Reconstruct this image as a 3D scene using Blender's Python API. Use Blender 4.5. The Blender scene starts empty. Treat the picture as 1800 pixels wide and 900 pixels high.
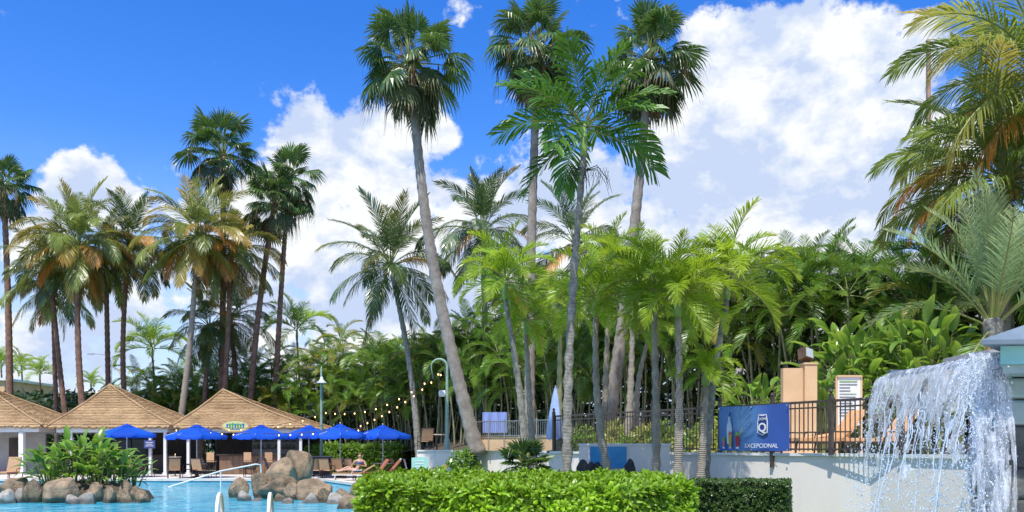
import bpy, math, random
from mathutils import Vector, Matrix, noise as mnoise
R = math.radians
rnd = random.Random(7)
scene = bpy.context.scene
COL = scene.collection

# ------------------------------------------------------------------ camera
F = 1500.0            # focal length in photo pixels
HOR = 785.0           # horizon row in the photo
EYE = 1.6
cam_data = bpy.data.cameras.new('camera')
cam_data.sensor_width = 36.0
cam_data.lens = 30.0
cam_data.shift_y = (HOR - 450.0) / 1800.0
cam_data.clip_start = 0.1
cam_data.clip_end = 6000.0
cam = bpy.data.objects.new('camera', cam_data)
COL.objects.link(cam)
cam.location = (0, 0, EYE)
cam.rotation_euler = (R(90), 0, 0)
scene.camera = cam

# ------------------------------------------------------------------ sun, sky
SUN_DIR = Vector((-0.12, -0.41, 0.90)).normalized()      # towards the sun
sun_el = math.asin(SUN_DIR.z)
sun_data = bpy.data.lights.new('sun', 'SUN')
sun_data.energy = 4.6
sun_data.angle = R(0.5)
sun_data.color = (1.0, 0.955, 0.88)
sun = bpy.data.objects.new('sun', sun_data)
COL.objects.link(sun)
sun.rotation_euler = SUN_DIR.to_track_quat('Z', 'Y').to_euler()

world = bpy.data.worlds.new('World')
scene.world = world
world.use_nodes = True
SKY_STRENGTH = 0.1
world.cycles.sampling_method = 'MANUAL'
world.cycles.sample_map_resolution = 512
def build_world():
    nt = world.node_tree; N = nt.nodes; L = nt.links
    N.clear()
    out = N.new('ShaderNodeOutputWorld'); bg = N.new('ShaderNodeBackground')
    bg.inputs['Strength'].default_value = SKY_STRENGTH
    L.new(bg.outputs[0], out.inputs[0])
    sky = N.new('ShaderNodeTexSky'); sky.sky_type = 'NISHITA'; sky.sun_disc = False
    sky.sun_elevation = sun_el
    sky.sun_rotation = math.atan2(SUN_DIR.x, SUN_DIR.y)
    sky.altitude = 0; sky.air_density = 1.0; sky.dust_density = 0.6; sky.ozone_density = 2.5
    hs = N.new('ShaderNodeHueSaturation')
    hs.inputs['Hue'].default_value = 0.517; hs.inputs['Saturation'].default_value = 1.42; hs.inputs['Value'].default_value = 1.98
    L.new(sky.outputs[0], hs.inputs['Color'])
    tc = N.new('ShaderNodeTexCoord')
    dvec = tc.outputs['Generated']
    def math_n(op, a, b=None, clamp=False):
        n = N.new('ShaderNodeMath'); n.operation = op; n.use_clamp = clamp
        for i, x in enumerate((a, b)):
            if x is None: continue
            if isinstance(x, (int, float)): n.inputs[i].default_value = x
            else: L.new(x, n.inputs[i])
        return n.outputs[0]
    def mrange(v, a, b, c=0.0, d=1.0, kind='SMOOTHSTEP'):
        n = N.new('ShaderNodeMapRange'); n.interpolation_type = kind
        L.new(v, n.inputs[0])
        for i, x in zip((1, 2, 3, 4), (a, b, c, d)): n.inputs[i].default_value = x
        return n.outputs[0]
    def noise(scale, detail, rough, vec, dist=0.0, sq=(1, 1, 1), off=(0, 0, 0)):
        m = N.new('ShaderNodeMapping'); m.inputs['Scale'].default_value = sq; m.inputs['Location'].default_value = off
        L.new(vec, m.inputs['Vector'])
        n = N.new('ShaderNodeTexNoise'); n.inputs['Scale'].default_value = scale
        n.inputs['Detail'].default_value = detail; n.inputs['Roughness'].default_value = rough
        n.inputs['Distortion'].default_value = dist
        L.new(m.outputs[0], n.inputs['Vector'])
        return n.outputs['Fac']
    # cumulus banks: spherical caps in the sky, eaten into by noise
    banks = [(150, 335, 60, 1.0), (210, 372, 52, .9), (102, 352, 38, .9), (345, 400, 120, .55), (60, 430, 70, .6),
             (560, 300, 120, 1.0), (650, 260, 95, 1.0), (720, 240, 80, 1.0), (600, 430, 150, .8), (770, 245, 52, 1.0), (500, 330, 80, .9),
             (790, 335, 52, 1.0), (860, 410, 110, .9), (930, 280, 80, .72), (980, 370, 110, .85),
             (1330, 130, 110, 1.0), (1450, 160, 130, 1.0), (1550, 130, 90, .95), (1270, 250, 120, .95), (1440, 300, 190, 1.0), (1600, 290, 130, .85), (1120, 390, 150, .8), (1610, 60, 42, .8),
             (690, 0, 50, .44), (815, 25, 60, .44), (1250, 90, 60, .75), (520, 540, 160, .7), (80, 620, 130, .6), (900, 520, 300, .85), (620, 480, 190, .95), (700, 380, 140, .95), (1050, 420, 170, .95), (1300, 380, 170, .95), (480, 400, 110, .8), (1180, 300, 120, .85), (330, 470, 120, .6), (200, 560, 110, .6)]
    acc = None
    for px, py, r, amp in banks:
        c = Vector(((px - 900) / F, 1, (HOR - py) / F)).normalized()
        vm = N.new('ShaderNodeVectorMath'); vm.operation = 'DISTANCE'
        L.new(dvec, vm.inputs[0]); vm.inputs[1].default_value = c
        rr = r / F
        blob = mrange(vm.outputs['Value'], rr * 1.55, rr * 0.15, 0.0, amp)
        acc = blob if acc is None else math_n('MAXIMUM', acc, blob)
    # the same fair-weather cumulus goes on all round the sky
    wide = noise(2.6, 4, .55, dvec, .3, (1, 1, 1.8), (4.1, 2.2, .7))
    sep = N.new('ShaderNodeSeparateXYZ'); L.new(dvec, sep.inputs[0])
    elsewhere = mrange(sep.outputs['Y'], .62, .4)         # away from the banks above
    wide_c = math_n('MULTIPLY', mrange(wide, .5, .68, 0, .95), elsewhere)
    acc = math_n('MAXIMUM', acc, wide_c)
    n1 = noise(12, 7, .6, dvec, .1, (1, 1, 1.2))
    n2 = noise(38, 5, .62, dvec, .1, (1, 1, 1.1), (3, 1, 2))
    cov = math_n('ADD', acc, math_n('ADD', math_n('MULTIPLY', math_n('SUBTRACT', n1, .5), 1.9), math_n('MULTIPLY', math_n('SUBTRACT', n2, .5), .7)))
    dens = mrange(cov, .36, .62)
    # pale low haze towards the horizon
    lowhz = mrange(sep.outputs['Z'], .34, .02, 0, .95)
    wisp = noise(5, 7, .62, dvec, .5, (1, 1, 3.2), (8, 3, 1))
    lowhz = math_n('MULTIPLY', lowhz, mrange(wisp, .36, .62, .75, 1.15), True)
    # shading inside a cloud: brighter thick tops, lilac-grey folds
    n3 = noise(9, 5, .6, dvec, .2, (1, 1, 1.4), (1, 7, 2.02))
    n3b = noise(9, 5, .6, dvec, .2, (1, 1, 1.4), (1.0, 7.03, 1.93))      # the same folds a little nearer the sun
    relief = math_n('ADD', math_n('MULTIPLY', math_n('SUBTRACT', n3, n3b), 3.4), math_n('MULTIPLY', n3, .55))
    shade = math_n('ADD', relief, math_n('MULTIPLY', n2, .35))
    thick = mrange(cov, .45, 1.25, .22, .0)
    sh = mrange(math_n('ADD', shade, thick), .18, .80, 0, 1, 'LINEAR')
    cmix = N.new('ShaderNodeMix'); cmix.data_type = 'RGBA'
    cmix.inputs['A'].default_value = (4.7, 5.6, 7.5, 1); cmix.inputs['B'].default_value = (7.8, 8.0, 8.1, 1)
    L.new(sh, cmix.inputs['Factor'])
    m0 = N.new('ShaderNodeMix'); m0.data_type = 'RGBA'
    m0.inputs['B'].default_value = (4.8, 6.0, 8.0, 1)
    L.new(lowhz, m0.inputs['Factor']); L.new(hs.outputs[0], m0.inputs['A'])
    m1 = N.new('ShaderNodeMix'); m1.data_type = 'RGBA'
    L.new(dens, m1.inputs['Factor']); L.new(m0.outputs['Result'], m1.inputs['A']); L.new(cmix.outputs['Result'], m1.inputs['B'])
    L.new(m1.outputs['Result'], bg.inputs['Color'])
build_world()
scene.view_settings.view_transform = 'Standard'
scene.view_settings.look = 'None'
scene.view_settings.gamma = 1.0
scene.view_settings.use_curve_mapping = False
scene.view_settings.exposure = 0.35
scene.cycles.max_bounces = 5
scene.cycles.diffuse_bounces = 2
scene.cycles.glossy_bounces = 2
scene.cycles.transparent_max_bounces = 16
scene.cycles.use_denoising = True

# ------------------------------------------------------------------ helpers
def W(px, py, Y):
    "the point at depth Y on the sight line of a photo pixel"
    return Vector(((px - 900) / F * Y, Y, EYE + (HOR - py) / F * Y))
def XY(px, Y): return Vector(((px - 900) / F * Y, Y, 0))

class MB:
    def __init__(s): s.v = []; s.f = []; s.t = []; s.m = []
    def add(s, vs, fs, t=0.0, mi=0):
        n = len(s.v); s.v.extend([tuple(p) for p in vs])
        if isinstance(t, (int, float)): s.t.extend([t] * len(vs))
        else: s.t.extend(t)
        for f in fs: s.f.append(tuple(i + n for i in f)); s.m.append(mi)
    def box(s, c, d, rz=0.0, mi=0, t=0.0):
        cx, cy, cz = c; hx, hy, hz = d[0] / 2, d[1] / 2, d[2] / 2
        ca, sa = math.cos(rz), math.sin(rz); vs = []
        for z in (-hz, hz):
            for x, y in ((-hx, -hy), (hx, -hy), (hx, hy), (-hx, hy)):
                vs.append((cx + x * ca - y * sa, cy + x * sa + y * ca, cz + z))
        s.add(vs, [(3, 2, 1, 0), (4, 5, 6, 7), (0, 1, 5, 4), (1, 2, 6, 5), (2, 3, 7, 6), (3, 0, 4, 7)], t, mi)
    def tube(s, pts, rad, n=8, cap=True, mi=0, t0=0.0, t1=0.0):
        pts = [Vector(p) for p in pts]; k = len(pts)
        if isinstance(rad, (int, float)): rad = [rad] * k
        vs = []; ts = []; ref = None
        for i, p in enumerate(pts):
            T = (pts[min(i + 1, k - 1)] - pts[max(i - 1, 0)])
            T = T.normalized() if T.length > 1e-9 else Vector((0, 0, 1))
            if ref is None: ref = Vector((1, 0, 0)) if abs(T.x) < .8 else Vector((0, 1, 0))
            U = (ref - T * ref.dot(T)).normalized(); V = T.cross(U); ref = U
            for j in range(n):
                a = 2 * math.pi * j / n
                vs.append(p + (U * math.cos(a) + V * math.sin(a)) * rad[i]); ts.append(t0 + (t1 - t0) * i / max(1, k - 1))
        fs = []
        for i in range(k - 1):
            for j in range(n):
                j2 = (j + 1) % n
                fs.append((i * n + j, i * n + j2, (i + 1) * n + j2, (i + 1) * n + j))
        if cap:
            fs.append(tuple(range(n - 1, -1, -1))); fs.append(tuple((k - 1) * n + j for j in range(n)))
        s.add(vs, fs, ts, mi)
    def lathe(s, prof, n=16, c=(0, 0, 0), mi=0, t=0.0):
        vs = []; k = len(prof)
        for r, z in prof:
            for j in range(n):
                a = 2 * math.pi * j / n
                vs.append((c[0] + r * math.cos(a), c[1] + r * math.sin(a), c[2] + z))
        fs = []
        for i in range(k - 1):
            for j in range(n):
                j2 = (j + 1) % n
                fs.append((i * n + j, i * n + j2, (i + 1) * n + j2, (i + 1) * n + j))
        fs.append(tuple(range(n - 1, -1, -1))); fs.append(tuple((k - 1) * n + j for j in range(n)))
        s.add(vs, fs, t, mi)
    def mesh(s, name, mats=(), smooth=False):
        me = bpy.data.meshes.new(name)
        me.from_pydata(s.v, [], s.f)
        a = me.attributes.new('t', 'FLOAT', 'POINT'); a.data.foreach_set('value', s.t)
        for m in (mats if isinstance(mats, (list, tuple)) else [mats]): me.materials.append(m)
        if any(s.m): me.polygons.foreach_set('material_index', s.m)
        if smooth: me.polygons.foreach_set('use_smooth', [True] * len(me.polygons))
        me.update()
        return me

def obj(name, me, parent=None, loc=None, rot=None, scl=None, mat=None):
    if isinstance(me, MB): me = me.mesh(name, mat if mat else ())
    o = bpy.data.objects.new(name, me); COL.objects.link(o)
    if loc is not None: o.location = loc
    if rot is not None: o.rotation_euler = rot
    if scl is not None: o.scale = (scl, scl, scl) if isinstance(scl, (int, float)) else scl
    if parent is not None: o.parent = parent
    return o
def thing(name, label, cat, loc=(0, 0, 0), rz=0.0, group=None, scl=None):
    o = bpy.data.objects.new(name, None); COL.objects.link(o)
    o.location = loc; o.rotation_euler = (0, 0, rz)
    if scl is not None: o.scale = (scl, scl, scl)
    tag(o, label, cat, group); return o
def tag(o, label, cat, group=None):
    o['label'] = label; o['category'] = cat
    if group: o['group'] = group
    return o
def struct(name, me, mat=None, loc=None):
    o = obj(name, me, None, loc, mat=mat); o['kind'] = 'structure'; return o

# ------------------------------------------------------------------ materials
def newmat(name):
    m = bpy.data.materials.new(name); m.use_nodes = True
    nt = m.node_tree; nt.nodes.clear()
    return m, nt, nt.nodes, nt.links
def surf(name, c1, c2=None, scale=4.0, rough=.7, bump=0.0, bscale=None, detail=6, spec=.4, stretch=(1, 1, 1), metal=0.0, lo=.35, hi=.65, c3=None, coat=0.0, rnd_amt=0.0):
    m, nt, N, L = newmat(name)
    out = N.new('ShaderNodeOutputMaterial'); p = N.new('ShaderNodeBsdfPrincipled')
    L.new(p.outputs[0], out.inputs[0])
    p.inputs['Roughness'].default_value = rough; p.inputs['Metallic'].default_value = metal
    p.inputs['Specular IOR Level'].default_value = spec; p.inputs['Coat Weight'].default_value = coat
    if c2 is None: c2 = tuple(min(1, x * .82) for x in c1)
    tc = N.new('ShaderNodeTexCoord'); mp = N.new('ShaderNodeMapping'); mp.inputs['Scale'].default_value = stretch
    L.new(tc.outputs['Object'], mp.inputs[0])
    n = N.new('ShaderNodeTexNoise'); n.inputs['Scale'].default_value = scale; n.inputs['Detail'].default_value = detail
    n.inputs['Roughness'].default_value = .6
    L.new(mp.outputs[0], n.inputs['Vector'])
    cr = N.new('ShaderNodeValToRGB'); e = cr.color_ramp.elements
    e[0].position = lo; e[0].color = (*c1, 1); e[1].position = hi; e[1].color = (*c2, 1)
    if c3 is not None:
        x = e.new(min(.95, hi + .12)); x.color = (*c3, 1)
    L.new(n.outputs['Fac'], cr.inputs[0])
    col = cr.outputs[0]
    if rnd_amt:
        oi = N.new('ShaderNodeObjectInfo'); hv = N.new('ShaderNodeHueSaturation')
        mr = N.new('ShaderNodeMapRange'); L.new(oi.outputs['Random'], mr.inputs[0]); mr.inputs[3].default_value = 1 - rnd_amt; mr.inputs[4].default_value = 1 + rnd_amt
        L.new(mr.outputs[0], hv.inputs['Value']); L.new(col, hv.inputs['Color']); col = hv.outputs[0]
    L.new(col, p.inputs['Base Color'])
    if bump:
        b = N.new('ShaderNodeBump'); b.inputs['Strength'].default_value = bump; b.inputs['Distance'].default_value = .05
        n2 = N.new('ShaderNodeTexNoise'); n2.inputs['Scale'].default_value = bscale or scale * 3; n2.inputs['Detail'].default_value = 5
        L.new(mp.outputs[0], n2.inputs['Vector']); L.new(n2.outputs['Fac'], b.inputs['Height']); L.new(b.outputs[0], p.inputs['Normal'])
    return m
def leaf(name, c1, c2, tip=None, fine=0.0, tip_pow=2.0, trans=.35, rough=.42, spec=.45, base=None, val=.22, tip_amt=1.0, tip_rand=.0):
    "leaf blade: colour runs c1..c2 from leaf to leaf, towards `tip` at the blade's end"
    m, nt, N, L = newmat(name)
    out = N.new('ShaderNodeOutputMaterial'); p = N.new('ShaderNodeBsdfPrincipled'); tr = N.new('ShaderNodeBsdfTranslucent'); mx = N.new('ShaderNodeMixShader')
    mx.inputs[0].default_value = trans
    L.new(p.outputs[0], mx.inputs[1]); L.new(tr.outputs[0], mx.inputs[2]); L.new(mx.outputs[0], out.inputs[0])
    p.inputs['Roughness'].default_value = rough; p.inputs['Specular IOR Level'].default_value = spec
    oi = N.new('ShaderNodeObjectInfo'); tc = N.new('ShaderNodeTexCoord')
    nz = N.new('ShaderNodeTexNoise'); nz.inputs['Scale'].default_value = 3.1; nz.inputs['Detail'].default_value = 3
    L.new(tc.outputs['Object'], nz.inputs['Vector'])
    ad = N.new('ShaderNodeMath'); ad.operation = 'MULTIPLY_ADD'; ad.use_clamp = True
    L.new(oi.outputs['Random'], ad.inputs[0]); ad.inputs[1].default_value = .7
    sb = N.new('ShaderNodeMath'); sb.operation = 'SUBTRACT'; L.new(nz.outputs['Fac'], sb.inputs[0]); sb.inputs[1].default_value = .35
    L.new(sb.outputs[0], ad.inputs[2])
    m1 = N.new('ShaderNodeMix'); m1.data_type = 'RGBA'; m1.inputs['A'].default_value = (*c1, 1); m1.inputs['B'].default_value = (*c2, 1)
    L.new(ad.outputs[0], m1.inputs['Factor']); col = m1.outputs['Result']
    if tip is not None:
        at = N.new('ShaderNodeAttribute'); at.attribute_name = 't'
        pw = N.new('ShaderNodeMath'); pw.operation = 'POWER'; pw.use_clamp = True; L.new(at.outputs['Fac'], pw.inputs[0]); pw.inputs[1].default_value = tip_pow
        am = N.new('ShaderNodeMath'); am.operation = 'MULTIPLY'; am.use_clamp = True; L.new(pw.outputs[0], am.inputs[0]); am.inputs[1].default_value = tip_amt
        if tip_rand:
            r2 = N.new('ShaderNodeMath'); r2.operation = 'MULTIPLY'; L.new(oi.outputs['Random'], r2.inputs[0]); r2.inputs[1].default_value = 7.31
            fr = N.new('ShaderNodeMath'); fr.operation = 'FRACT'; L.new(r2.outputs[0], fr.inputs[0])
            mr = N.new('ShaderNodeMapRange'); L.new(fr.outputs[0], mr.inputs[0]); mr.inputs[1].default_value = 1 - tip_rand; mr.inputs[2].default_value = 1.0
            mr.inputs[3].default_value = 0.05; mr.inputs[4].default_value = 1.0
            a2 = N.new('ShaderNodeMath'); a2.operation = 'MULTIPLY'; L.new(am.outputs[0], a2.inputs[0]); L.new(mr.outputs[0], a2.inputs[1]); am = a2
        m2 = N.new('ShaderNodeMix'); m2.data_type = 'RGBA'; m2.inputs['B'].default_value = (*tip, 1)
        L.new(col, m2.inputs['A']); L.new(am.outputs[0], m2.inputs['Factor']); col = m2.outputs['Result']
    r3 = N.new('ShaderNodeMath'); r3.operation = 'MULTIPLY'; L.new(oi.outputs['Random'], r3.inputs[0]); r3.inputs[1].default_value = 13.7
    f3 = N.new('ShaderNodeMath'); f3.operation = 'FRACT'; L.new(r3.outputs[0], f3.inputs[0])
    mv = N.new('ShaderNodeMapRange'); L.new(f3.outputs[0], mv.inputs[0]); mv.inputs[3].default_value = 1 - val; mv.inputs[4].default_value = 1 + val
    hv = N.new('ShaderNodeHueSaturation'); L.new(mv.outputs[0], hv.inputs['Value']); L.new(col, hv.inputs['Color']); col = hv.outputs[0]
    if fine:
        nf = N.new('ShaderNodeTexNoise'); nf.inputs['Scale'].default_value = 13; nf.inputs['Detail'].default_value = 2; L.new(tc.outputs['Object'], nf.inputs['Vector'])
        mf = N.new('ShaderNodeMapRange'); L.new(nf.outputs['Fac'], mf.inputs[0]); mf.inputs[1].default_value = .3; mf.inputs[2].default_value = .7; mf.inputs[3].default_value = 1 - fine; mf.inputs[4].default_value = 1 + fine
        hf = N.new('ShaderNodeHueSaturation'); L.new(mf.outputs[0], hf.inputs['Value']); L.new(col, hf.inputs['Color']); col = hf.outputs[0]
    L.new(col, p.inputs['Base Color'])
    h2 = N.new('ShaderNodeHueSaturation'); h2.inputs['Value'].default_value = 1.5; h2.inputs['Hue'].default_value = .485
    L.new(col, h2.inputs['Color']); L.new(h2.outputs[0], tr.inputs['Color'])
    return m
def bark(name, c1, c2, ring=9.0, scale=5.0, red=None):
    m, nt, N, L = newmat(name)
    out = N.new('ShaderNodeOutputMaterial'); p = N.new('ShaderNodeBsdfPrincipled'); L.new(p.outputs[0], out.inputs[0])
    p.inputs['Roughness'].default_value = .85; p.inputs['Specular IOR Level'].default_value = .2
    tc = N.new('ShaderNodeTexCoord')
    w = N.new('ShaderNodeTexWave'); w.wave_type = 'BANDS'; w.bands_direction = 'Z'; w.inputs['Scale'].default_value = ring
    w.inputs['Distortion'].default_value = 2.2; w.inputs['Detail'].default_value = 3; w.inputs['Detail Scale'].default_value = 1.5
    n = N.new('ShaderNodeTexNoise'); n.inputs['Scale'].default_value = scale; n.inputs['Detail'].default_value = 8; n.inputs['Roughness'].default_value = .65
    L.new(tc.outputs['Object'], w.inputs['Vector']); L.new(tc.outputs['Object'], n.inputs['Vector'])
    a = N.new('ShaderNodeMath'); a.operation = 'MULTIPLY_ADD'; L.new(w.outputs['Fac'], a.inputs[0]); a.inputs[1].default_value = .35
    s = N.new('ShaderNodeMath'); s.operation = 'MULTIPLY_ADD'; L.new(n.outputs['Fac'], s.inputs[0]); s.inputs[1].default_value = 1.6; s.inputs[2].default_value = -.5
    L.new(s.outputs[0], a.inputs[2])
    cr = N.new('ShaderNodeValToRGB'); e = cr.color_ramp.elements
    e[0].position = .15; e[0].color = (*c1, 1); e[1].position = .85; e[1].color = (*c2, 1)
    L.new(a.outputs[0], cr.inputs[0]); L.new(cr.outputs[0], p.inputs['Base Color'])
    b = N.new('ShaderNodeBump'); b.inputs['Strength'].default_value = .7; b.inputs['Distance'].default_value = .03
    L.new(a.outputs[0], b.inputs['Height']); L.new(b.outputs[0], p.inputs['Normal'])
    return m
def emit(name, c, s):
    m, nt, N, L = newmat(name)
    out = N.new('ShaderNodeOutputMaterial'); e = N.new('ShaderNodeEmission'); e.inputs[0].default_value = (*c, 1); e.inputs[1].default_value = s
    L.new(e.outputs[0], out.inputs[0]); return m

M = {}
M['fan'] = leaf('fan_leaf', (.04, .10, .018), (.085, .165, .03), tip=(.2, .17, .06), tip_pow=4.0, tip_amt=.5, trans=.28, rough=.36, spec=.6)
M['fan_old'] = leaf('fan_leaf_old', (.035, .065, .015), (.075, .10, .03), tip=(.20, .15, .07), tip_pow=3.0, tip_amt=.7, trans=.2, rough=.55)
M['dead'] = leaf('dead_leaf', (.15, .09, .045), (.26, .17, .085), trans=.15, rough=.8, spec=.15)
M['coco'] = leaf('coconut_leaf', (.10, .17, .03), (.21, .26, .05), tip=(.52, .29, .05), tip_pow=1.2, tip_amt=1.0, tip_rand=.75, trans=.38, rough=.34, spec=.65)
M['coco_dk'] = leaf('coconut_leaf_dark', (.035, .085, .022), (.08, .14, .032), tip=(.42, .30, .06), tip_pow=2.0, tip_amt=.8, tip_rand=.55, trans=.3, rough=.3, spec=.7)
M['coco_gold'] = leaf('coconut_leaf_gold', (.30, .24, .04), (.50, .28, .05), tip=(.55, .25, .06), tip_pow=1.2, trans=.35, rough=.45)
M['bright'] = leaf('bright_palm_leaf', (.14, .29, .014), (.27, .40, .018), tip=(.42, .46, .04), tip_pow=2.0, tip_amt=.6, trans=.42, rough=.36, spec=.5)
M['areca'] = leaf('areca_leaf', (.05, .145, .012), (.14, .26, .022), tip=(.26, .25, .05), tip_pow=2.0, tip_amt=.5, tip_rand=.7, trans=.33, rough=.36, spec=.55, val=.35)
M['areca_y'] = leaf('areca_leaf_yellow', (.15, .25, .02), (.28, .32, .035), tip=(.40, .27, .06), tip_pow=1.6, tip_amt=.7, trans=.38, rough=.4)
M['king'] = leaf('broad_palm_leaf', (.025, .10, .008), (.06, .165, .013), tip=(.09, .2, .025), trans=.3, rough=.42, spec=.4)
M['coco_lt'] = leaf('coconut_leaf_pale', (.11, .21, .035), (.24, .32, .06), tip=(.60, .42, .09), tip_pow=1.4, tip_amt=.8, tip_rand=.7, trans=.42, rough=.36, spec=.6)
M['silver'] = leaf('silver_palm_leaf', (.13, .26, .11), (.22, .35, .15), tip=(.36, .42, .2), tip_pow=1.5, trans=.3, rough=.45)
M['paddle'] = leaf('paddle_leaf', (.07, .19, .018), (.17, .32, .03), tip=(.24, .36, .05), trans=.38, rough=.3, spec=.55)
M['hedge'] = leaf('hedge_leaf', (.11, .28, .008), (.24, .44, .015), tip=(.34, .52, .03), fine=.4, tip_pow=1.0, tip_amt=.7, trans=.38, rough=.36, spec=.4)
M['hedge_dk'] = leaf('small_hedge_leaf', (.035, .075, .014), (.08, .14, .025), trans=.25, rough=.3, spec=.6)
M['shrub'] = leaf('shrub_leaf', (.09, .2, .02), (.2, .32, .04), trans=.35, rough=.35)
M['under'] = leaf('shade_dark_leaf', (.012, .03, .008), (.035, .07, .015), trans=.2, rough=.4)  # green darkened to near black: the bank's shade is in the colour
M['petiole'] = surf('petiole', (.16, .22, .05), (.25, .24, .08), 6, .5)
M['shaft'] = surf('crownshaft', (.2, .33, .08), (.28, .38, .12), 4, .4)
M['trunk_grey'] = bark('trunk_grey', (.17, .14, .115), (.40, .36, .31), 14, 3)
M['trunk_brown'] = bark('trunk_brown', (.13, .075, .05), (.33, .20, .145), 9, 4)
M['trunk_pale'] = bark('trunk_pale', (.22, .19, .15), (.42, .37, .29), 8, 5)
M['trunk_dark'] = bark('trunk_dark', (.12, .11, .085), (.42, .41, .34), 12, 9)
M['cane'] = bark('cane', (.17, .19, .09), (.36, .33, .2), 10, 6)
M['nut'] = surf('coconut_husk', (.28, .15, .05), (.2, .22, .05), 5, .6)
# ------------------------------------------------------------------ leaf and frond meshes
ZUP = Vector((0, 0, 1))
def pinnate(name, L, e0, droop, n, ll, lw, vee, hang, mat, seed, petiole=.14, a0=38, a1=62, power=1.4, twist=0.0, prof=None, blunt=False, plume=0.0, rr=.018, sway=0.0):
    "feather frond: base at the origin, leaving along +X at elevation e0, bending down by droop degrees"
    q = random.Random(seed); mb = MB(); K = 16
    pts = []; tans = []; p = Vector((0, 0, 0)); yaw = 0
    for i in range(K + 1):
        t = i / K
        a = R(e0 - droop * t ** power); yw = sway * t * t
        T = Vector((math.cos(a) * math.cos(yw), math.cos(a) * math.sin(yw), math.sin(a))); pts.append(p.copy()); tans.append(T); p = p + T * (L / K)
    mb.tube(pts, [rr * (1 - .85 * i / K) * (1.5 if i == 0 else 1) for i in range(K + 1)], 4, False, 1)
    def at(t):
        x = t * K; i = min(K - 1, int(x)); f = x - i
        return pts[i].lerp(pts[i + 1], f), tans[i].lerp(tans[i + 1], f).normalized()
    for k in range(n):
        s = (k + .5) / n
        t = petiole + (1 - petiole) * s
        c, T = at(min(t, .999))
        S0 = T.cross(ZUP)
        S0 = S0.normalized() if S0.length > .05 else Vector((0, -1, 0))
        U = S0.cross(T).normalized()
        if twist:
            rot = Matrix.Rotation(twist * s, 3, T); S0 = rot @ S0; U = rot @ U
        pr = (prof(s) if prof else (.45 + .55 * math.sin(math.pi * min(1, .12 + s * .95)) ** .7) * (1 - .35 * s))
        for sd in (-1, 1):
            al = R(a0 + (a1 - a0) * s + q.uniform(-5, 5))
            if q.random() < .02: continue
            v = vee + q.uniform(-.12, .12) + (q.uniform(-1, 1) * plume if plume else 0)
            D = (S0 * sd * math.cos(al) + T * math.sin(al) + U * v).normalized()
            l = ll * pr * q.uniform(.88, 1.1)
            wd = T - D * T.dot(D); wd = wd.normalized() * (lw * .5)
            h = hang * q.uniform(.7, 1.3)
            g = -ZUP
            m1 = c + D * l * .42 + g * (h * l * .12)
            m2 = c + D * l * .76 + g * (h * l * .40)
            e = c + D * l * (1.0 - .12 * h) + g * (h * l * .85)
            tw = q.uniform(-.3, .3)
            wd2 = (wd + U * tw * lw * .5)
            b = c + T * 0
            vs = [b - wd * .45, b + wd * .45, m1 + wd2, m1 - wd2]
            fs = [(0, 1, 2, 3)]
            if blunt:
                vs += [m2 + wd2 * 1.1, m2 - wd2 * 1.1, e + wd2 * .7, e - wd2 * .5 - D * l * .06]
                fs += [(3, 2, 4, 5), (5, 4, 6, 7)]
                tt = [t * .6, t * .6, t * .8, t * .8, t, t, 1, 1]
            else:
                vs += [m2 + wd2 * .7, m2 - wd2 * .7, e]
                fs += [(3, 2, 4, 5), (5, 4, 6)]
                tt = [t * .7, t * .7, t * .8, t * .8, t * .95, t * .95, min(1, t * 1.1 + .05)]
            mb.add(vs, fs, tt, 0)
    return mb.mesh(name, [mat, M['petiole']])

def palmate(name, e0, droop, Lp, Rb, mat, seed, n=30, span=150, tipdrop=.35, dead=False, fold=.0):
    q = random.Random(seed); mb = MB(); K = 8
    pts = []; p = Vector((0, 0, 0)); T = Vector((1, 0, 0))
    for i in range(K + 1):
        t = i / K; a = R(e0 - droop * t ** 1.5)
        T = Vector((math.cos(a), 0, math.sin(a))); pts.append(p.copy()); p = p + T * (Lp / K)
    mb.tube(pts, [.028 - .014 * i / K for i in range(K + 1)], 4, False, 1)
    hub = pts[-1]
    Y = Vector((0, 1, 0)); Nn = Vector((-T.z, 0, T.x))
    if Nn.z < 0 and not dead: Nn = Nn
    half = R(span) / n
    rim = []
    for j in range(n + 1):
        a = -R(span) + 2 * R(span) * j / n
        rim.append(a)
    for j in range(n):
        a = (rim[j] + rim[j + 1]) / 2 + q.uniform(-.02, .02)
        lat = math.sin(a)
        D = (T * math.cos(a) + Y * lat + Nn * (-fold * abs(lat) - .10 + q.uniform(-.05, .05))).normalized()
        l = Rb * (.72 + .28 * math.cos(a * .8)) * q.uniform(.92, 1.06)
        Sd = (Y * math.cos(a) - T * math.sin(a)).normalized()
        w1 = l * .56 * math.tan(half) * 1.05
        z = Nn * (.022 * (1 if j % 2 else -1))
        g = -ZUP
        m1 = hub + D * l * .56 + g * (.04 * l)
        m2 = hub + D * l * .80 + g * (tipdrop * .32 * l)
        td = tipdrop * q.uniform(.6, 1.4)
        e = hub + D * l * (1 - .16 * td) + g * (td * l * .62)
        vs = [hub, m1 - Sd * w1 + z, m1 + Sd * w1 - z, m2 - Sd * w1 * .55, m2 + Sd * w1 * .55, e]
        mb.add(vs, [(0, 1, 2), (1, 3, 4, 2), (3, 5, 4)], [0, .45, .45, .75, .75, 1], 0)
        if q.random() < .25 and not dead:      # hanging fibre at a tip
            ln = q.uniform(.15, .5)
            mb.add([e, e + Sd * .012, e + g * ln + D * .05], [(0, 1, 2)], 1.0, 0)
    return mb.mesh(name, [mat, M['petiole']])

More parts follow.
